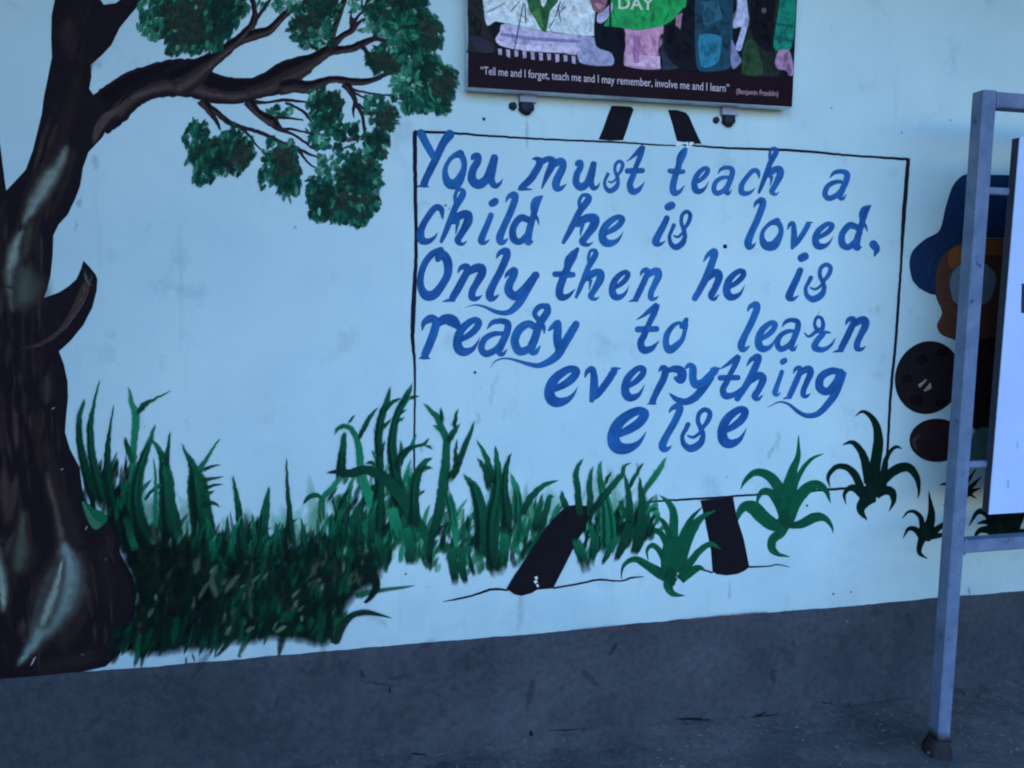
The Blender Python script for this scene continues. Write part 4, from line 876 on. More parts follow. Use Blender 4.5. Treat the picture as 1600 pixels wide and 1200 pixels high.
# ---- rosette plants at the right
plants = [
 ('mid green painted plant between the easel legs', GR_M, [
  [(1048, 905, 16), (1030, 895, 17), (1012, 884, 13), (995, 874, 10), (980, 878, 7), (972, 890, 4), (971, 905, 1)], [(1044, 860, 10), (1036, 838, 10), (1024, 829, 9), (1010, 833, 7), (1002, 846, 5), (999, 862, 1)], [(1040, 880, 10), (1030, 860, 9), (1019, 852, 8), (1011, 860, 5), (1013, 876, 1)],
  [(1046, 900, 24), (1045, 865, 24), (1052, 830, 16), (1052, 800, 12), (1044, 785, 8), (1031, 774, 1)], [(1048, 845, 8), (1038, 818, 8), (1024, 804, 1)], [(1060, 895, 18), (1070, 855, 17), (1085, 822, 14), (1100, 806, 8), (1118, 798, 1)], [(1056, 870, 14), (1068, 835, 12), (1082, 808, 7), (1098, 792, 1)],
  [(1062, 905, 12), (1078, 880, 12), (1094, 860, 10), (1111, 850, 8), (1126, 858, 1)], [(1064, 908, 10), (1084, 891, 12), (1094, 887, 8), (1103, 893, 1)], [(1050, 900, 20), (1044, 915, 15), (1052, 928, 9), (1070, 931, 1)]]),
 ('broad leaved green painted plant right of the easel leg', GR_M * 1.05, [
  [(1228, 815, 12), (1210, 820, 20), (1192, 808, 22), (1178, 794, 22), (1163, 792, 15), (1153, 806, 8), (1147, 832, 1)], [(1228, 795, 16), (1218, 765, 18), (1202, 744, 15), (1182, 738, 11), (1166, 749, 7), (1157, 764, 1)], [(1224, 810, 12), (1216, 788, 12), (1204, 770, 12), (1191, 768, 9), (1184, 780, 5), (1184, 790, 1)],
  [(1228, 812, 24), (1231, 770, 22), (1239, 735, 14), (1247, 712, 8), (1248, 680, 1)], [(1236, 780, 14), (1244, 752, 9), (1257, 729, 7), (1270, 716, 5), (1287, 709, 1)], [(1232, 820, 14), (1242, 788, 18), (1258, 766, 18), (1276, 757, 14), (1290, 766, 9), (1298, 786, 1)],
  [(1234, 822, 8), (1254, 818, 14), (1274, 808, 15), (1289, 810, 10), (1299, 822, 5), (1302, 833, 1)], [(1230, 815, 16), (1220, 832, 15), (1208, 842, 14), (1206, 856, 13), (1216, 866, 7), (1234, 870, 1)]]),
 ('tall dark painted plant growing over the board corner', GR_D, [
  [(1362, 775, 26), (1367, 730, 18), (1372, 695, 16), (1370, 667, 12), (1360, 650, 8), (1348, 643, 5), (1336, 650, 1)], [(1358, 755, 16), (1351, 718, 13), (1342, 700, 10), (1331, 691, 7), (1316, 695, 1)], [(1348, 770, 12), (1336, 742, 12), (1322, 730, 10), (1306, 730, 8), (1294, 745, 6), (1297, 762, 1)],
  [(1350, 775, 14), (1336, 763, 12), (1325, 764, 8), (1319, 774, 5), (1322, 788, 1)], [(1376, 760, 8), (1395, 737, 15), (1418, 730, 14), (1432, 745, 10), (1436, 765, 5), (1434, 779, 1)], [(1378, 752, 9), (1383, 722, 8), (1392, 704, 6), (1402, 698, 5), (1409, 702, 1)],
  [(1368, 775, 12), (1382, 766, 14), (1394, 770, 13), (1396, 784, 7), (1389, 799, 1)], [(1364, 775, 18), (1350, 785, 18), (1345, 798, 12), (1355, 813, 1)]]),
 ('small dark painted plant left of the metal post', GR_K * 1.3, [
  [(1448, 835, 18), (1455, 808, 13), (1454, 788, 7), (1451, 767, 1)], [(1442, 832, 10), (1439, 810, 8), (1430, 800, 6), (1419, 800, 4), (1410, 810, 1)], [(1440, 838, 12), (1430, 827, 9), (1419, 827, 6), (1411, 841, 1)],
  [(1446, 832, 16), (1438, 850, 10), (1437, 864, 7), (1449, 873, 1)], [(1450, 836, 14), (1468, 824, 9), (1486, 808, 1)], [(1452, 838, 12), (1470, 836, 7), (1484, 826, 1)]]),
 ('small spiky painted plant seen just right of the metal post', GR_K * 1.2, [
  [(1500, 778, 12), (1510, 755, 7), (1526, 732, 1)], [(1500, 778, 12), (1516, 762, 8), (1534, 744, 1)], [(1500, 780, 12), (1517, 768, 8), (1533, 763, 1)], [(1500, 776, 10), (1514, 772, 6), (1526, 780, 1)], [(1496, 775, 10), (1480, 757, 6), (1468, 758, 1)], [(1498, 775, 10), (1496, 750, 8), (1502, 722, 1)], [(1496, 780, 10), (1486, 776, 8), (1474, 790, 1)]]),
 ('dark painted plant beneath the white notice panel', GR_K, [
  [(1565, 835, 26), (1545, 828, 14), (1530, 830, 8), (1519, 845, 1)], [(1565, 832, 24), (1545, 816, 10), (1527, 818, 2)], [(1562, 832, 30), (1545, 805, 14), (1528, 800, 8), (1514, 822, 1)], [(1565, 835, 36), (1566, 805, 30), (1560, 770, 10), (1555, 750, 1)], [(1572, 838, 28), (1590, 806, 22), (1604, 786, 2)], [(1570, 838, 24), (1592, 832, 12), (1612, 828, 2)]]),
]
for i, (lab, colr, leaves) in enumerate(plants):
    start(0.0016)
    s = Strokes()
    ex, ey = leaves[0][0][0], leaves[0][0][1]
    s.ribbon([(ex - 2, ey - 14, 10), (ex, ey - 2, 17), (ex + 2, ey + 6, 10)], GR_K * 0.8 + colr * 0.4, 0.0050, soft=3)
    pl = s.build('painted_plant', wall); tag(pl, lab)
    for pth in leaves:
        s = Strokes()
        s.ribbon(pth, colr * rnd.uniform(0.55, 0.75), nxt(3e-5), soft=2.0, step=4, jit=0.15, grad=1e-5, col2=colr * rnd.uniform(0.8, 1.15), cap=False)
        q = [(x + w * 0.12, y - w * 0.12, w * 0.34) for x, y, w in pth[1:-1]]
        if len(q) > 1: s.ribbon(q, colr * rnd.uniform(1.0, 1.35), nxt(3e-5) + 2e-5, soft=3.5, a=0.6, tipfade=(8, 8), grad=1e-6)
        s.build('leaf', pl)

# ---- plain painted shapes half hidden behind the notice stand
NAVY = np.array(P(22, 46, 92)); TAN = np.array(P(72, 56, 54)); TAN2 = np.array(P(104, 78, 50)); DBR = np.array(P(24, 25, 34)); DB2 = np.array(P(34, 28, 34))
start(0.0012)
s = Strokes()
s.fill([(1466, 392), (1480, 380), (1520, 372), (1600, 376), (1640, 400), (1640, 520), (1570, 535), (1520, 540), (1488, 530), (1470, 522), (1464, 508), (1472, 488), (1462, 462), (1460, 430)], TAN, 0.0012)
s.fill([(1482, 392), (1520, 378), (1600, 372), (1600, 396), (1560, 400), (1520, 402), (1486, 420)], TAN2, 0.0015, soft=5)
s.fill([(1484, 440), (1492, 420), (1510, 410), (1540, 412), (1556, 430), (1552, 458), (1540, 474), (1510, 480), (1490, 470)], np.array(P(92, 124, 170)), 0.0018)
s.fill([(1500, 540), (1520, 532), (1640, 530), (1640, 690), (1560, 690), (1520, 668), (1508, 620)], DB2, 0.0014)
fig = s.build('painted_figure', wall); tag(fig, 'painted tan figure in a dark blue hat behind the metal post')
s = Strokes()
s.fill([(1512, 272), (1500, 277), (1488, 292), (1478, 322), (1468, 360), (1445, 374), (1426, 392), (1421, 412), (1426, 438), (1441, 453), (1462, 460), (1462, 430), (1470, 404), (1490, 385), (1530, 372), (1600, 374), (1640, 390), (1640, 300), (1590, 276), (1550, 273)], NAVY, 0.0024, soft=1.8)
s.ribbon([(1462, 452, 4), (1452, 425, 9), (1462, 398, 10), (1486, 378, 10), (1500, 370, 4)], NAVY * 1.5, 0.0026, soft=6, a=0.6, tipfade=(10, 10))
s.build('hat', fig)
s = Strokes()
th = np.linspace(0, 2 * math.pi, 22, endpoint=False)
s.fill([(1450 + 52 * math.cos(t), 590 + 57 * math.sin(t) - 4 * math.cos(t)) for t in th], DBR, 0.0026)
s.fill([(1434, 601), (1441, 597), (1446, 592), (1455, 599), (1455, 607), (1446, 612), (1438, 608)], np.array(P(130, 135, 145)), 0.0029, soft=1.5, smooth=False)
s.fill([(1432, 612), (1452, 590), (1456, 595), (1438, 616)], DBR, 0.0031, soft=1.2, smooth=False)
for x, y, r in ((1440, 562, 9), (1472, 550, 8), (1418, 592, 8), (1432, 625, 10), (1470, 630, 8)):
    s.fill([(x + r * math.cos(t), y + r * .8 * math.sin(t)) for t in th], DBR * 0.45, 0.0028 + r * 1e-6, soft=5, a=0.8)
s.build('round_shape', fig)
s = Strokes()
s.fill([(1464 + 43 * math.cos(t), 688 + 34 * math.sin(t)) for t in th], DB2 * 0.9, 0.0022)
s.ribbon([(1434, 706, 3), (1428, 690, 7), (1440, 676, 3)], np.array(P(62, 56, 66)), 0.0024, soft=4, a=0.7, tipfade=(5, 5))
s.build('round_shape', fig)
s = Strokes()
s.fill([(1525, 672), (1545, 668), (1600, 690), (1600, 726), (1512, 724), (1514, 700)], np.array(P(72, 112, 130)), 0.0018, soft=4)
s.build('pale_patch', fig)

# ---- scuffs, drips and small marks on the plaster
s = Strokes(); start(0.0006)
SMG = np.array(P(120, 160, 190)) * 0.55
for pts, a in (([(152, 92, 8), (156, 104, 12), (150, 112, 6)], .45), ([(231, 88, 3), (232, 96, 4), (231, 104, 2)], .5), ([(145, 240, 8), (150, 255, 12), (146, 270, 6)], .45), ([(125, 305, 5), (124, 318, 9), (126, 330, 4)], .48),
               ([(737, 640, 2), (748, 652, 7), (742, 668, 3)], .42), ([(822, 180, 3), (823, 205, 5), (824, 240, 2)], .46), ([(1210, 690, 4), (1204, 708, 8), (1196, 720, 3)], .42), ([(1278, 480, 3), (1279, 492, 4), (1279, 500, 2)], .55),
               ([(1216, 668, 6), (1216, 690, 9), (1214, 712, 4)], .36), ([(260, 5, 6), (262, 24, 8), (262, 40, 3)], .3), ([(812, 925, 8), (814, 950, 14), (810, 990, 8)], .36), ([(1140, 905, 4), (1140, 925, 6), (1139, 945, 2)], .4),
               ([(350, 980, 4), (354, 960, 5)], .35), ([(120, 340, 4), (118, 360, 7)], .4), ([(565, 960, 9), (590, 966, 12), (610, 985, 5)], .34), ([(975, 460, 5), (1000, 452, 3)], .3),
               ([(1370, 470, 5), (1374, 490, 8)], .38), ([(1455, 352, 6), (1460, 362, 9)], .35), ([(780, 580, 6), (770, 610, 8), (765, 640, 4)], .3)):
    s.ribbon([(x, y, w) for x, y, w in pts], SMG, nxt(1e-5), soft=9, a=a * 0.42, tipfade=(14, 14), jit=0.8)
for x, y, r in ((756, 186, 2.4), (696, 321, 1.6), (742, 582, 2.0), (1261, 790, 1.6), (702, 326, 1), (960, 20, 1), (1302, 928, 1.5), (1330, 925, 1.3), (634, 897, 1.5)):
    s.ribbon([(x - r, y, r * 1.6), (x, y, r * 2.2), (x + r, y + .5, r * 1.4)], np.array(P(40, 50, 70)), nxt(1e-5), soft=1.6, a=0.8, cap=False)
s.build('plaster_scuff', wall, M_GLAZE)
s = Strokes(); s.fill([(1130, 382), (1136, 382), (1136, 388), (1130, 388)], INK, 0.0022, soft=0.8, smooth=False); s.build('nail_hole', wall)

# scuffs on the grey band, and painted shade of the gaps below
DS = 1.0
s = Strokes(); start(0.0125)
for pts, c, a, so in (([(829, 1140, 3), (831, 1152, 6), (829, 1168, 5), (830, 1172, 2)], np.array(P(16, 18, 30)), .85, 2.5), ([(609, 1072, 2), (609, 1084, 4)], np.array(P(18, 22, 36)), .8, 2), ([(1320, 967, 1.5), (1327, 975, 2.5)], np.array(P(120, 125, 140)), .7, 1.5),
                      ([(973, 984, 2), (974, 980, 2.5)], np.array(P(170, 170, 180)), .8, 1.2), ([(1513, 1114, 2), (1523, 1121, 5), (1533, 1124, 2)], np.array(P(95, 95, 112)), .5, 3), ([(1048, 972, 3), (1100, 968, 7), (1160, 962, 7), (1200, 957, 3)], np.array(P(72, 74, 92)), .5, 6),
                      ([(900, 985, 4), (960, 982, 9), (1010, 980, 5)], np.array(P(72, 72, 92)), .42, 7), ([(965, 1002, 3), (958, 1016, 6), (950, 1024, 3)], np.array(P(34, 42, 62)), .5, 5), ([(565, 1045, 4), (567, 1060, 7)], np.array(P(32, 40, 62)), .55, 5),
                      ([(300, 1020, 3), (305, 1035, 3)], np.array(P(20, 30, 40)), .8, 2), ([(290, 1025, 2), (291, 1040, 3)], np.array(P(8, 34, 34)), .9, 2), ([(372, 1026, 5), (378, 1025, 3)], np.array(P(20, 28, 48)), .8, 2), ([(1514, 916, 1.2), (1516, 930, 1.5)], np.array(P(30, 34, 50)), .8, 1.2)):
    s.ribbon([(x, y, w) for x, y, w in pts], c, nxt(2e-5), soft=so, a=a, tipfade=(3, 3), jit=0.3)
for x0, y0, x1, y1, w in ((935, 1148, 962, 1144, 2), (988, 1147, 1010, 1139, 6), (1005, 1141, 1028, 1136, 4), (1055, 1124, 1110, 1126, 4), (1070, 1130, 1064, 1122, 3), (1130, 1131, 1142, 1131, 2), (1170, 1124, 1200, 1112, 4), (1180, 1122, 1240, 1115, 3), (1225, 1117, 1245, 1111, 3), (1280, 1096, 1316, 1107, 3.5), (855, 1142, 940, 1137, 2), (1366, 1137, 1378, 1143, 6), (640, 1176, 668, 1178, 3)):  # dark strokes stand in for shadowed gaps where wall meets earth
    s.ribbon([(x0, y0, w * .4), ((x0 + x1) / 2, (y0 + y1) / 2 + rnd.uniform(-2, 2), w), (x1, y1, w * .4)], np.array(P(14, 18, 30)), nxt(2e-5), soft=w * 0.9, a=0.8, tipfade=(6, 6), jit=0.6)
for k in range(46):
    x = rnd.uniform(-20, 1450); y = rnd.uniform(0, 1) * (1150 - x * .09 - (1062 - x * .0875)) + 1066 - x * .0875; an = rnd.gauss(0, 0.5) if rnd.random() < .6 else rnd.gauss(1.5, .4); l = rnd.uniform(8, 60)
    s.ribbon([(x, y, 2), (x + math.cos(an) * l / 2, y + math.sin(an) * l / 2, rnd.uniform(4, 16)), (x + math.cos(an) * l, y + math.sin(an) * l, 2)], np.array(rnd.choice([P(34, 42, 62), P(78, 84, 106), P(58, 64, 86), P(36, 48, 72)])), nxt(2e-5), soft=12, a=rnd.uniform(.15, .38), tipfade=(12, 12), jit=0.8)
s.build('band_scuff_and_gap_shade', dado, M_GLAZE)

# ================================================================== PHOTO POSTER
PD = 0.055   # face stands this far off the wall
def wp(x, y, d=PD): return Vector(W([(x, y)], d)[0])
bl, brr = wp(730, 136.5), wp(1237, 168)
ztl = 3.35
rx_top = wp(1245, 0).x - (wp(1245, 0).z - ztl) * 0
tl = Vector((wp(731, 0).x - 0.002, -PD, ztl)); trr = Vector((brr.x + 0.0, -PD, ztl))
th_ = 0.042
pv = []
for q in (bl, brr, trr, tl):
    pv += [Vector((q.x, -PD, q.z)), Vector((q.x, -PD + th_, q.z))]
poster = mesh_obj('photo_poster', pv, [(0, 2, 4, 6), (1, 7, 5, 3), (0, 1, 3, 2), (2, 3, 5, 4), (4, 5, 7, 6), (6, 7, 1, 0)], M_EDGE)
tag(poster, 'framed photo poster with a maroon caption strip mounted high on the wall', 'poster')
def printed(name, polys, parent=poster, soft=2.4):
    s = Strokes()
    for pts, col, var, dz in polys:
        p = np.array(pts, float)
        sharp = name in ('caption_strip', 'print_background')
        s.fill(pts, col, 0.0, soft=0.8 if sharp else (1.2 if name == 'printed_twig' else soft), smooth=False if (sharp or len(pts) < 5) else True, plane=PD + dz, angle=0.5 + var)
        if name in ('caption_strip', 'printed_twig', 'printed_hem'): continue
        # folds and blotches of the printed photograph
        x0, y0 = p.min(0); x1, y1 = p.max(0); y0 = max(y0, -20)
        def inside(x, y):
            c = False; j = len(p) - 1
            for i in range(len(p)):
                if (p[i, 1] > y) != (p[j, 1] > y) and x < (p[j, 0] - p[i, 0]) * (y - p[i, 1]) / (p[j, 1] - p[i, 1]) + p[i, 0]: c = not c
                j = i
            return c
        n = int(max(0, (x1 - x0) * (y1 - y0)) / 90 * var) + 1
        for k in range(min(n, 420)):
            x, y = rnd.uniform(x0, x1), rnd.uniform(y0, y1); an = rnd.gauss(1.45, 0.35); l = rnd.uniform(10, 26)
            xe, ye = x + math.cos(an) * l, y + math.sin(an) * l
            if not (inside(x, y) and inside(xe, ye)): continue
            if name == 'print_background' and rnd.random() < .5: c = np.array(rnd.choice([P(44, 54, 60), P(36, 40, 66), P(30, 50, 44), P(8, 8, 16)]))
            else: c = np.array(col) * rnd.choice([0.6, 0.72, 0.85, 1.15, 1.3])
            s.ribbon([(x, y, 1.5), ((x + xe) / 2 + rnd.uniform(-2, 2), (y + ye) / 2, rnd.uniform(4, 9)), (xe, ye, 2)], c, 0.0, soft=7, a=rnd.uniform(0.25, 0.5), plane=PD + dz + 4e-5 + k * 7e-7, grad=0, cap=False, tipfade=(6, 6))
    return s.build(name, parent, M_SOFTPRINT)
MAR = np.array(P(26, 8, 14)) * 0.7
xr = lambda y: 1245.4 - y * 0.047          # right edge of the face
def L_(x, y0=-260): return (x, y0)
printed('print_background', [([(731.5, 134), (731.5, -330), (1262, -330), (xr(0), 0), (xr(166), 166)], P(9, 11, 20), 1.0, 0.0006)])
printed('caption_strip', [([(731, 84), (900, 94), (1035, 105), (1160, 115), (1239, 119), (1237, 167), (1060, 156.5), (900, 146.5), (730.5, 136)], MAR, 0.25, 0.0012)])
printed('printed_foliage', [([(731.5, 60), (731.5, -200), (770, -200), (762, 0), (758, 30), (770, 60), (772, 82), (732, 80)], P(30, 36, 34), 1.0, 0.0009), ([(745, 75), (733, 62), (740, 55), (764, 64), (772, 80), (760, 83)], P(40, 40, 66), 1.0, 0.0010)])
printed('printed_placard', [([(760, -120), (758, 31), (775, 33), (800, 38), (845, 47), (925, 56), (928, 40), (930, -120)], P(196, 214, 255), 0.12, 0.0018)])
printed('printed_plant', [([(818, -40), (826, 10), (836, 28), (846, 46), (853, 50), (856, 34), (860, 16), (872, 0), (880, -40), (862, -20), (852, 8), (846, 8), (838, -40)], P(38, 92, 58), 1.0, 0.0026), ([(832, 20), (842, 12), (850, 40), (848, 46)], P(58, 120, 66), 1.0, 0.0030)])
for i, (x0, y0, x1, y1) in enumerate(((820, 6, 822, 36), (818, 4, 806, 66), (806, 66, 803, 80), (872, 8, 876, 34), (876, 2, 868, 26), (866, 30, 858, 44), (760, 20, 790, 4), (798, 18, 812, 2), (884, 10, 872, 22))):
    printed('printed_twig', [([(x0 - .7, y0), (x0 + .7, y0), (x1 + .6, y1), (x1 - .6, y1)], P(44, 56, 96), 0.4, 0.0032)])
printed('printed_dress', [([(790, 37), (781, 50), (774, 62), (782, 70), (800, 76), (830, 80), (880, 83), (902, 84), (904, 56), (870, 52)], P(162, 176, 240), 0.4, 0.0014),
                          ([(776, 62), (780, 70), (806, 77), (850, 81), (901, 82), (903, 74), (850, 71), (800, 68)], P(178, 190, 250), 0.4, 0.0022),
                          ([(784, 55), (830, 62), (902, 66), (902, 63), (830, 58), (786, 52)], P(110, 125, 195), 0.5, 0.0023)])
hem = Strokes()
hp = []
for k in range(20):
    x = 778 + k * 6.4; y = 78 + k * 0.62
    c = P(20, 20, 40) if k % 2 else P(150, 155, 205)
    hp.append(([(x, y - 2), (x + 6.0, y - 1.4), (x + 6.2, y + rnd.uniform(7, 13)), (x + 1, y + rnd.uniform(7, 12))], c, 0.8, 0.0016 + k * 2e-6))
printed('printed_hem', hp)
printed('printed_skirt', [([(904, 55), (931, 60), (931, 70), (955, 82), (956, 102), (906, 97)], P(132, 152, 212), 0.3, 0.0017)])
printed('printed_shirt', [([(950, -120), (953, 0), (957, 14), (950, 30), (944, 40), (962, 42), (976, 44), (996, 47), (1014, 44), (1036, 40), (1052, 30), (1066, 14), (1073, 0), (1080, -120)], P(32, 148, 88), 0.35, 0.0028)])
printed('printed_sleeve', [([(934, 22), (944, 16), (956, 4), (957, 14), (950, 28), (940, 36), (933, 34)], P(150, 165, 225), 0.4, 0.0031)])
printed('printed_hand', [([(921, -8), (924, 6), (928, 16), (938, 20), (946, 12), (948, -8)], P(112, 88, 118), 0.8, 0.0034), ([(928, 6), (938, 4), (944, 10), (936, 15)], P(150, 120, 158), 0.8, 0.0036)])
printed('printed_bag', [([(930, 40), (952, 43), (970, 40), (977, 52), (975, 76), (974, 100), (964, 96), (955, 82), (932, 72)], P(9, 10, 22), 0.6, 0.0024), ([(951.5, -20), (953.5, -20), (955, 44), (952.5, 44)], P(9, 10, 22), 0.4, 0.0037)])
printed('printed_skirt', [([(975, 43), (1000, 47), (1036, 40), (1031, 75), (1032, 107), (976, 102), (978, 70)], P(166, 140, 200), 0.5, 0.0020), ([(979, 84), (1031, 88), (1032, 107), (976, 102)], P(186, 168, 226), 0.4, 0.0022),
                          ([(990, 56), (1000, 56), (998, 98), (991, 98)], P(140, 112, 178), 0.6, 0.0023)])
printed('printed_coat', [([(1040, 20), (1066, 10), (1073, -120), (1120, -120), (1092, 0), (1092, 60), (1096, 109), (1066, 108), (1044, 90), (1038, 60)], P(13, 15, 26), 0.9, 0.0021), ([(1031, 56), (1044, 58), (1044, 90), (1066, 104), (1032, 107)], P(36, 52, 78), 0.9, 0.0020), ([(1056, 26), (1066, 20), (1063, 46), (1056, 40)], P(130, 112, 150), 0.6, 0.0030)])
printed('printed_skirt', [([(1088, -120), (1086, 0), (1086, 50), (1090, 108), (1120, 111), (1138, 107), (1143, 95), (1145, 40), (1140, -120)], P(28, 66, 98), 1.0, 0.0023), ([(1092, 56), (1118, 54), (1128, 62), (1122, 96), (1104, 106), (1094, 100)], P(44, 118, 168), 1.0, 0.0025), ([(1094, 2), (1122, 0), (1130, 30), (1100, 42)], P(40, 88, 124), 1.0, 0.0026)])
printed('printed_scarf', [([(1150, -60), (1152, 10), (1146, 32), (1146, 44), (1158, 42), (1154, 60), (1149, 76), (1157, 79), (1164, 56), (1170, 32), (1168, 14), (1160, -60)], P(150, 176, 240), 0.7, 0.0027), ([(1143, 62), (1152, 82), (1158, 96), (1146, 108), (1142, 96)], P(110, 124, 190), 1.0, 0.0024)])
printed('printed_jacket', [([(1172, -120), (1170, 30), (1162, 60), (1158, 110), (1162, 116), (1214, 119), (1222, 90), (1214, 74), (1218, -120)], P(26, 40, 36), 1.0, 0.0022), ([(1163, 68), (1176, 62), (1188, 88), (1192, 116), (1160, 114)], P(34, 66, 46), 1.0, 0.0028), ([(1174, -120), (1174, 40), (1184, 66), (1206, 70), (1214, -120)], P(10, 10, 18), 0.6, 0.0029)])
printed('printed_button', [([(1190, 14), (1193, 12), (1197, 14), (1196, 20), (1191, 20)], P(70, 76, 90), 0.5, 0.0034)])
printed('printed_sleeve', [([(1219, -120), (1218, 0), (1209, 74), (1235, 77), (1243, 20), (1244, -120)], P(24, 122, 118), 0.5, 0.0031), ([(1211, 58), (1238, 62), (1238, 65), (1211, 61)], P(18, 92, 96), 0.5, 0.0033), ([(1214, 36), (1240, 40), (1240, 43), (1214, 39)], P(18, 92, 96), 0.5, 0.0033)])
printed('printed_hand', [([(1218, 78), (1233, 79), (1239, 100), (1240, 116), (1234, 118), (1228, 110), (1216, 108), (1211, 100), (1213, 88)], P(140, 122, 182), 0.4, 0.0032), ([(1228, 108), (1232, 98), (1236, 110), (1235, 118)], P(96, 82, 140), 0.5, 0.0035)])

def wtext(name, body, x0, y0, x1, y1, cap, col, dz, bold=0.0, narrow=True):
    """letters printed on the poster: baseline from (x0,y0) to (x1,y1), cap height in px"""
    cu = bpy.data.curves.new(name, 'FONT'); cu.body = body; cu.size = 1.0; cu.offset = bold; cu.resolution_u = 3
    to = bpy.data.objects.new(name, cu); COL.objects.link(to)
    bpy.context.view_layer.update()
    dg = bpy.context.evaluated_depsgraph_get()
    me = bpy.data.meshes.new_from_object(to.evaluated_get(dg))
    bpy.data.objects.remove(to)
    co = np.array([v.co[:] for v in me.vertices])
    wd = co[:, 0].max() - co[:, 0].min(); x_ = (co[:, 0] - co[:, 0].min()) / wd
    pts = np.stack([x0 + (x1 - x0) * x_, y0 + (y1 - y0) * x_ - co[:, 1] / 0.70 * cap], 1)
    V = W(pts, PD + dz)
    for v_, p_ in zip(me.vertices, V): v_.co = p_
    ca = me.color_attributes.new('paint', 'FLOAT_COLOR', 'POINT')
    ca.data.foreach_set('color', np.tile([*col, 0.1], len(me.vertices)).astype(np.float32))
    me.materials.clear(); me.materials.append(M_PRINT)
    return link(bpy.data.objects.new(name, me), poster)
TXT = P(205, 190, 235)
wtext('caption_text', '\u201cTell me and I forget, teach me and I may remember, involve me and I learn\u201d', 751, 116, 1139.5, 144, 12.6, TXT, 0.0020, 0.0)
wtext('caption_text', '(Benjamin Franklin)', 1150.5, 146.5, 1216, 150.5, 8.2, P(160, 146, 190), 0.0020, 0.0)
wtext('printed_lettering', 'DAY', 966, 13.5, 1022, 15.5, 19, P(168, 205, 215), 0.0036, 0.02)

# brackets holding the poster
def disc_v(c, r, n=14):
    return [Vector((c.x + r * math.cos(2 * math.pi * k / n), c.y, c.z + r * math.sin(2 * math.pi * k / n))) for k in range(n)]
def puck(name, cx, cy, rpx, d0, d1, mat, parent=None):
    a_ = Vector(W([(cx, cy)], d1)[0]); r = rpx * 0.00196
    n = 16; v = []
    prof = [(d0, 1.0), (d0 + (d1 - d0) * 0.6, 1.0), (d1 - 0.001, 0.8), (d1, 0.45)]
    for d, k in prof:
        c = Vector((a_.x, -d, a_.z)); v += [Vector((c.x + r * k * (1 + 0.10 * math.sin(3 * j)) * math.cos(2 * math.pi * j / n), -d, c.z + r * k * (1 + 0.08 * math.cos(2 * j)) * math.sin(2 * math.pi * j / n))) for j in range(n)]
    f = [(i * n + j, i * n + (j + 1) % n, (i + 1) * n + (j + 1) % n, (i + 1) * n + j) for i in range(3) for j in range(n)] + [tuple(3 * n + j for j in range(n))]
    o = mesh_obj(name, v, f, mat, parent, smooth=True)
    return o
for (tx0, tx1, ty0, ty1, cx, cy, r, hx, hy, hr, lab) in ((813, 838, 134, 160, 824, 165.5, 12, 802, 165, 6.2, 'small metal bracket with a black bolt under the left end of the poster'), (1130, 1153, 156, 180, 1141.5, 186, 11, 1120.5, 187, 5.4, 'small metal bracket with a black bolt under the right end of the poster')):
    a_, b_ = W([(tx0, ty0)], 0.02)[0], W([(tx1, ty1)], 0.02)[0]
    br_ = bpy.data.objects.new('poster_bracket', None); link(br_); br_.location = (float((a_[0] + b_[0]) / 2), 0, float(b_[2]))
    br_.empty_display_size = 0.02
    tag(br_, lab, 'bracket', 'brackets under the poster')
    bpy.context.view_layer.update()
    inv = br_.matrix_world.inverted()
    for o in (box('bracket_plate', a_[0], b_[0], -0.020, -0.0005, b_[2], a_[2] + 0.03, M_ZINC), puck('bolt', cx, cy, r, 0.0004, 0.020, M_BLACK), puck('bolt', hx, hy, hr, 0.0004, 0.010, M_BLACK)):
        for v_ in o.data.vertices: v_.co = inv @ v_.co
        o.parent = br_

# ================================================================== NOTICE STAND AND WHITE PANEL
SD = 0.35
tube = 0.047
stand = bpy.data.objects.new('notice_stand', None); link(stand)
def SP(x, y, d=SD): return Vector(W([(x, y)], d)[0])
ptop = SP(1555, 146); pbot = SP(1474, 1160)
dirv = (ptop - pbot).normalized()
ground_pt = pbot + dirv * ((-0.02 - pbot.z) / dirv.z)
stand.location = (ground_pt.x, -SD + tube / 2, 0.0)
tag(stand, 'grey blue square tube stand with chipped paint in front of the wall', 'notice stand')
bpy.context.view_layer.update(); inv = stand.matrix_world.inverted()
def put(o, p=stand):
    m_ = p.matrix_world.inverted()
    for v_ in o.data.vertices: v_.co = m_ @ v_.co
    o.parent = p; return o
# front faces lie on the plane y = -SD
yc = -SD + tube / 2
def on(v_): return Vector((v_.x, yc, v_.z))
x_lo = W([(1484.5, 1160)], SD)[0][0]; x_hi = W([(1558.0, 150)], SD)[0][0]
zl = W([(1484, 1160)], SD)[0][2]; zh = W([(1552, 141)], SD)[0][2]
slope = (x_hi - x_lo) / (zh - zl)
def px_x(z): return x_lo + slope * (z - zl) - tube / 2
span = 1.35
put(bar('post', (px_x(-0.05), yc, -0.05), (px_x(zh), yc, zh), tube, tube, M_FRAME))
put(bar('post', (px_x(-0.05) + span, yc, -0.05), (px_x(zh) + span, yc, zh), tube, tube, M_FRAME))
zt = zh - tube / 2
put(bar('top_rail', (px_x(zt) + tube / 2 + 0.001, yc, zt - 0.0015), (px_x(zt) + span - tube / 2 - 0.001, yc, zt - 0.0015), tube * 0.96, tube * 0.96, M_FRAME))
zb = W([(1540, 853)], SD)[0][2]
put(bar('lower_rail', (px_x(zb) + tube / 2 + 0.001, yc, zb), (px_x(zb) + span - tube / 2 - 0.001, yc, zb), tube * 0.90, tube * 0.90, M_FRAME))
pl_x = W([(1543, 800)], SD)[0][0]; pl_x2 = W([(1591, 216)], SD)[0][0]
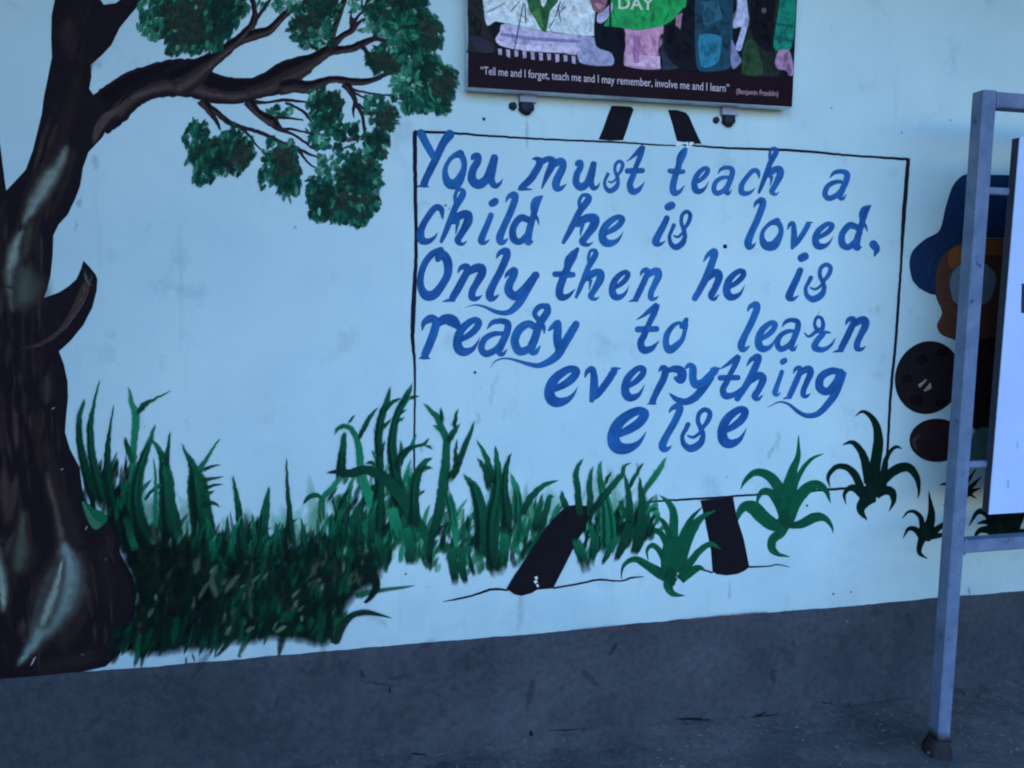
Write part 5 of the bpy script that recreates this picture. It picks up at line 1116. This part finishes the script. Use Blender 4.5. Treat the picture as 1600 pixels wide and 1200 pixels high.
pz0 = W([(1545, 803)], SD)[0][2]; pz1 = W([(1591, 214)], SD)[0][2]
for yy in (297, 727):
    z_ = W([(1560, yy)], SD)[0][2]
    put(bar('tie_bar', (px_x(z_) + tube / 2 + 0.001, yc + 0.004, z_), (px_x(z_) + tube / 2 + 0.11, yc + 0.004, z_), 0.022, 0.018, M_FRAME))
    put(bar('tie_bar', (px_x(z_) + span - tube / 2 - 0.14, yc + 0.004, z_), (px_x(z_) + span - tube / 2 - 0.001, yc + 0.004, z_), 0.022, 0.018, M_FRAME))
fv, ff = [], []
for lv, (zz, rr) in enumerate(((-0.04, 0.040), (0.012, 0.036), (0.036, 0.032), (0.044, 0.029))):
    for k in range(14):
        a_ = 2 * math.pi * k / 14; q = rr * rnd.uniform(0.85, 1.15) / max(abs(math.cos(a_)), abs(math.sin(a_))) ** 0.7
        fv.append((px_x(0) + q * math.cos(a_), yc + q * math.sin(a_), zz + rnd.uniform(-.003, .003)))
for lv in range(3):
    for k in range(14): ff.append((lv * 14 + k, lv * 14 + (k + 1) % 14, lv * 14 + 14 + (k + 1) % 14, lv * 14 + 14 + k))
ff.append(tuple(42 + k for k in range(14)))
put(mesh_obj('footing', fv, ff, mat_cement('damp_footing', (0.022, 0.018, 0.016), (0.05, 0.042, 0.036)), smooth=True))
for zz in (zt - tube * .5, zb + tube * .46, zb - tube * .46):       # weld seams
    put(bar('weld_seam', (px_x(zz) + tube / 2 + 0.001, -SD - 0.0005, zz - 0.004), (px_x(zz) + tube / 2 + 0.006, -SD - 0.0005, zz + 0.006), 0.005, 0.005, M_FRAME, bev=0.001))
# white panel
panel = bpy.data.objects.new('white_notice_sheet', None); link(panel); panel.location = ((pl_x + pl_x2) / 2 + 0.5, yc, pz0)
tag(panel, 'blank white notice sheet on dark backing held inside the metal stand', 'notice sheet')
bpy.context.view_layer.update()
def quadbox(name, xa0, xa1, wdt, y0, y1, z0, z1, mat):
    v = [(xa0, y0, z0), (xa0 + wdt, y0, z0), (xa1 + wdt, y0, z1), (xa1, y0, z1), (xa0, y1, z0), (xa0 + wdt, y1, z0), (xa1 + wdt, y1, z1), (xa1, y1, z1)]
    f = [(0, 1, 2, 3), (5, 4, 7, 6), (4, 0, 3, 7), (1, 5, 6, 2), (3, 2, 6, 7), (4, 5, 1, 0)]
    return put(mesh_obj(name, v, f, mat), panel)
PW = 1.06
quadbox('sheet_face', pl_x, pl_x2, PW, -SD - 0.006, -SD - 0.003, pz0, pz1, M_SHEET)
quadbox('backing_board', pl_x + 0.0015, pl_x2 + 0.0015, PW - 0.003, -SD - 0.002, -SD + 0.024, pz0 + 0.004, pz1 - 0.002, M_BACK)
def flatpatch(name, pts, d, mat, parent):
    V = W(pts, d); return put(mesh_obj(name, V, [tuple(range(len(pts)))], mat), parent)
for pts_ in ([(1573, 750), (1577, 750), (1577, 762), (1574, 764)], [(1588, 690), (1590, 689), (1591, 700), (1589, 702)]):
    flatpatch('smudge', pts_, SD + 0.0066, mat_simple('faint_grime', (0.36, 0.41, 0.48), 0.7), panel)
flatpatch('printed_mark', [(1596.5, 443), (1606, 443), (1605, 489), (1595.5, 489)], SD + 0.0068, M_BACK, panel)

# ================================================================== litter at the foot of the wall
lit = []; lf = []
def twig(x, y, l, an, r):
    z = 0.004
    d = Vector((math.cos(an), math.sin(an), rnd.uniform(-.05, .15))) * l / 2; c = Vector((x, y, 0.012 + r))
    k = len(lit); side = Vector((-math.sin(an), math.cos(an), 0)) * r
    for t_, w_ in ((-1, .5), (0, 1), (1, .3)):
        b_ = c + d * t_ + Vector((0, 0, rnd.uniform(0, r)))
        lit.extend([b_ + side * w_, b_ + Vector((0, 0, r * w_)), b_ - side * w_, b_ - Vector((0, 0, r * w_))])
    for s_ in range(2):
        for j in range(4): lf.append((k + s_ * 4 + j, k + s_ * 4 + (j + 1) % 4, k + s_ * 4 + 4 + (j + 1) % 4, k + s_ * 4 + 4 + j))
for i in range(150):
    twig(rnd.uniform(-0.4, 3.2), -abs(rnd.gauss(0, 0.2)) - 0.02, rnd.uniform(0.006, 0.035), rnd.uniform(0, 3.14), rnd.uniform(0.0006, 0.0022))
cv, cf = [], []
for i in range(900):
    x, y = rnd.uniform(-0.5, 3.2), -abs(rnd.gauss(0, 0.22)) - 0.01; r = min(0.012, abs(rnd.gauss(0, 0.0035)) + 0.0012); k = len(cv)
    hz = 0.004 + 0.02 * math.exp(y / 0.08)
    for d in ((1, 0, 0), (0, 1, 0), (-1, 0, 0), (0, -1, 0), (0, 0, .8), (0, 0, -.5)):
        cv.append((x + d[0] * r * rnd.uniform(.6, 1.4), y + d[1] * r * rnd.uniform(.6, 1.4), hz + d[2] * r * rnd.uniform(.7, 1.2)))
    cf += [(k, k + 1, k + 4), (k + 1, k + 2, k + 4), (k + 2, k + 3, k + 4), (k + 3, k, k + 4), (k + 1, k, k + 5), (k + 2, k + 1, k + 5), (k + 3, k + 2, k + 5), (k, k + 3, k + 5)]
grit = mesh_obj('soil_grit', cv, cf, M_SOIL); tag(grit, 'small crumbs of earth along the foot of the wall', 'soil grit', kind='stuff')
litter = mesh_obj('leaf_litter', lit, lf, M_TWIG); tag(litter, 'thin scatter of dry twigs and leaf bits on the earth', 'litter', kind='stuff')
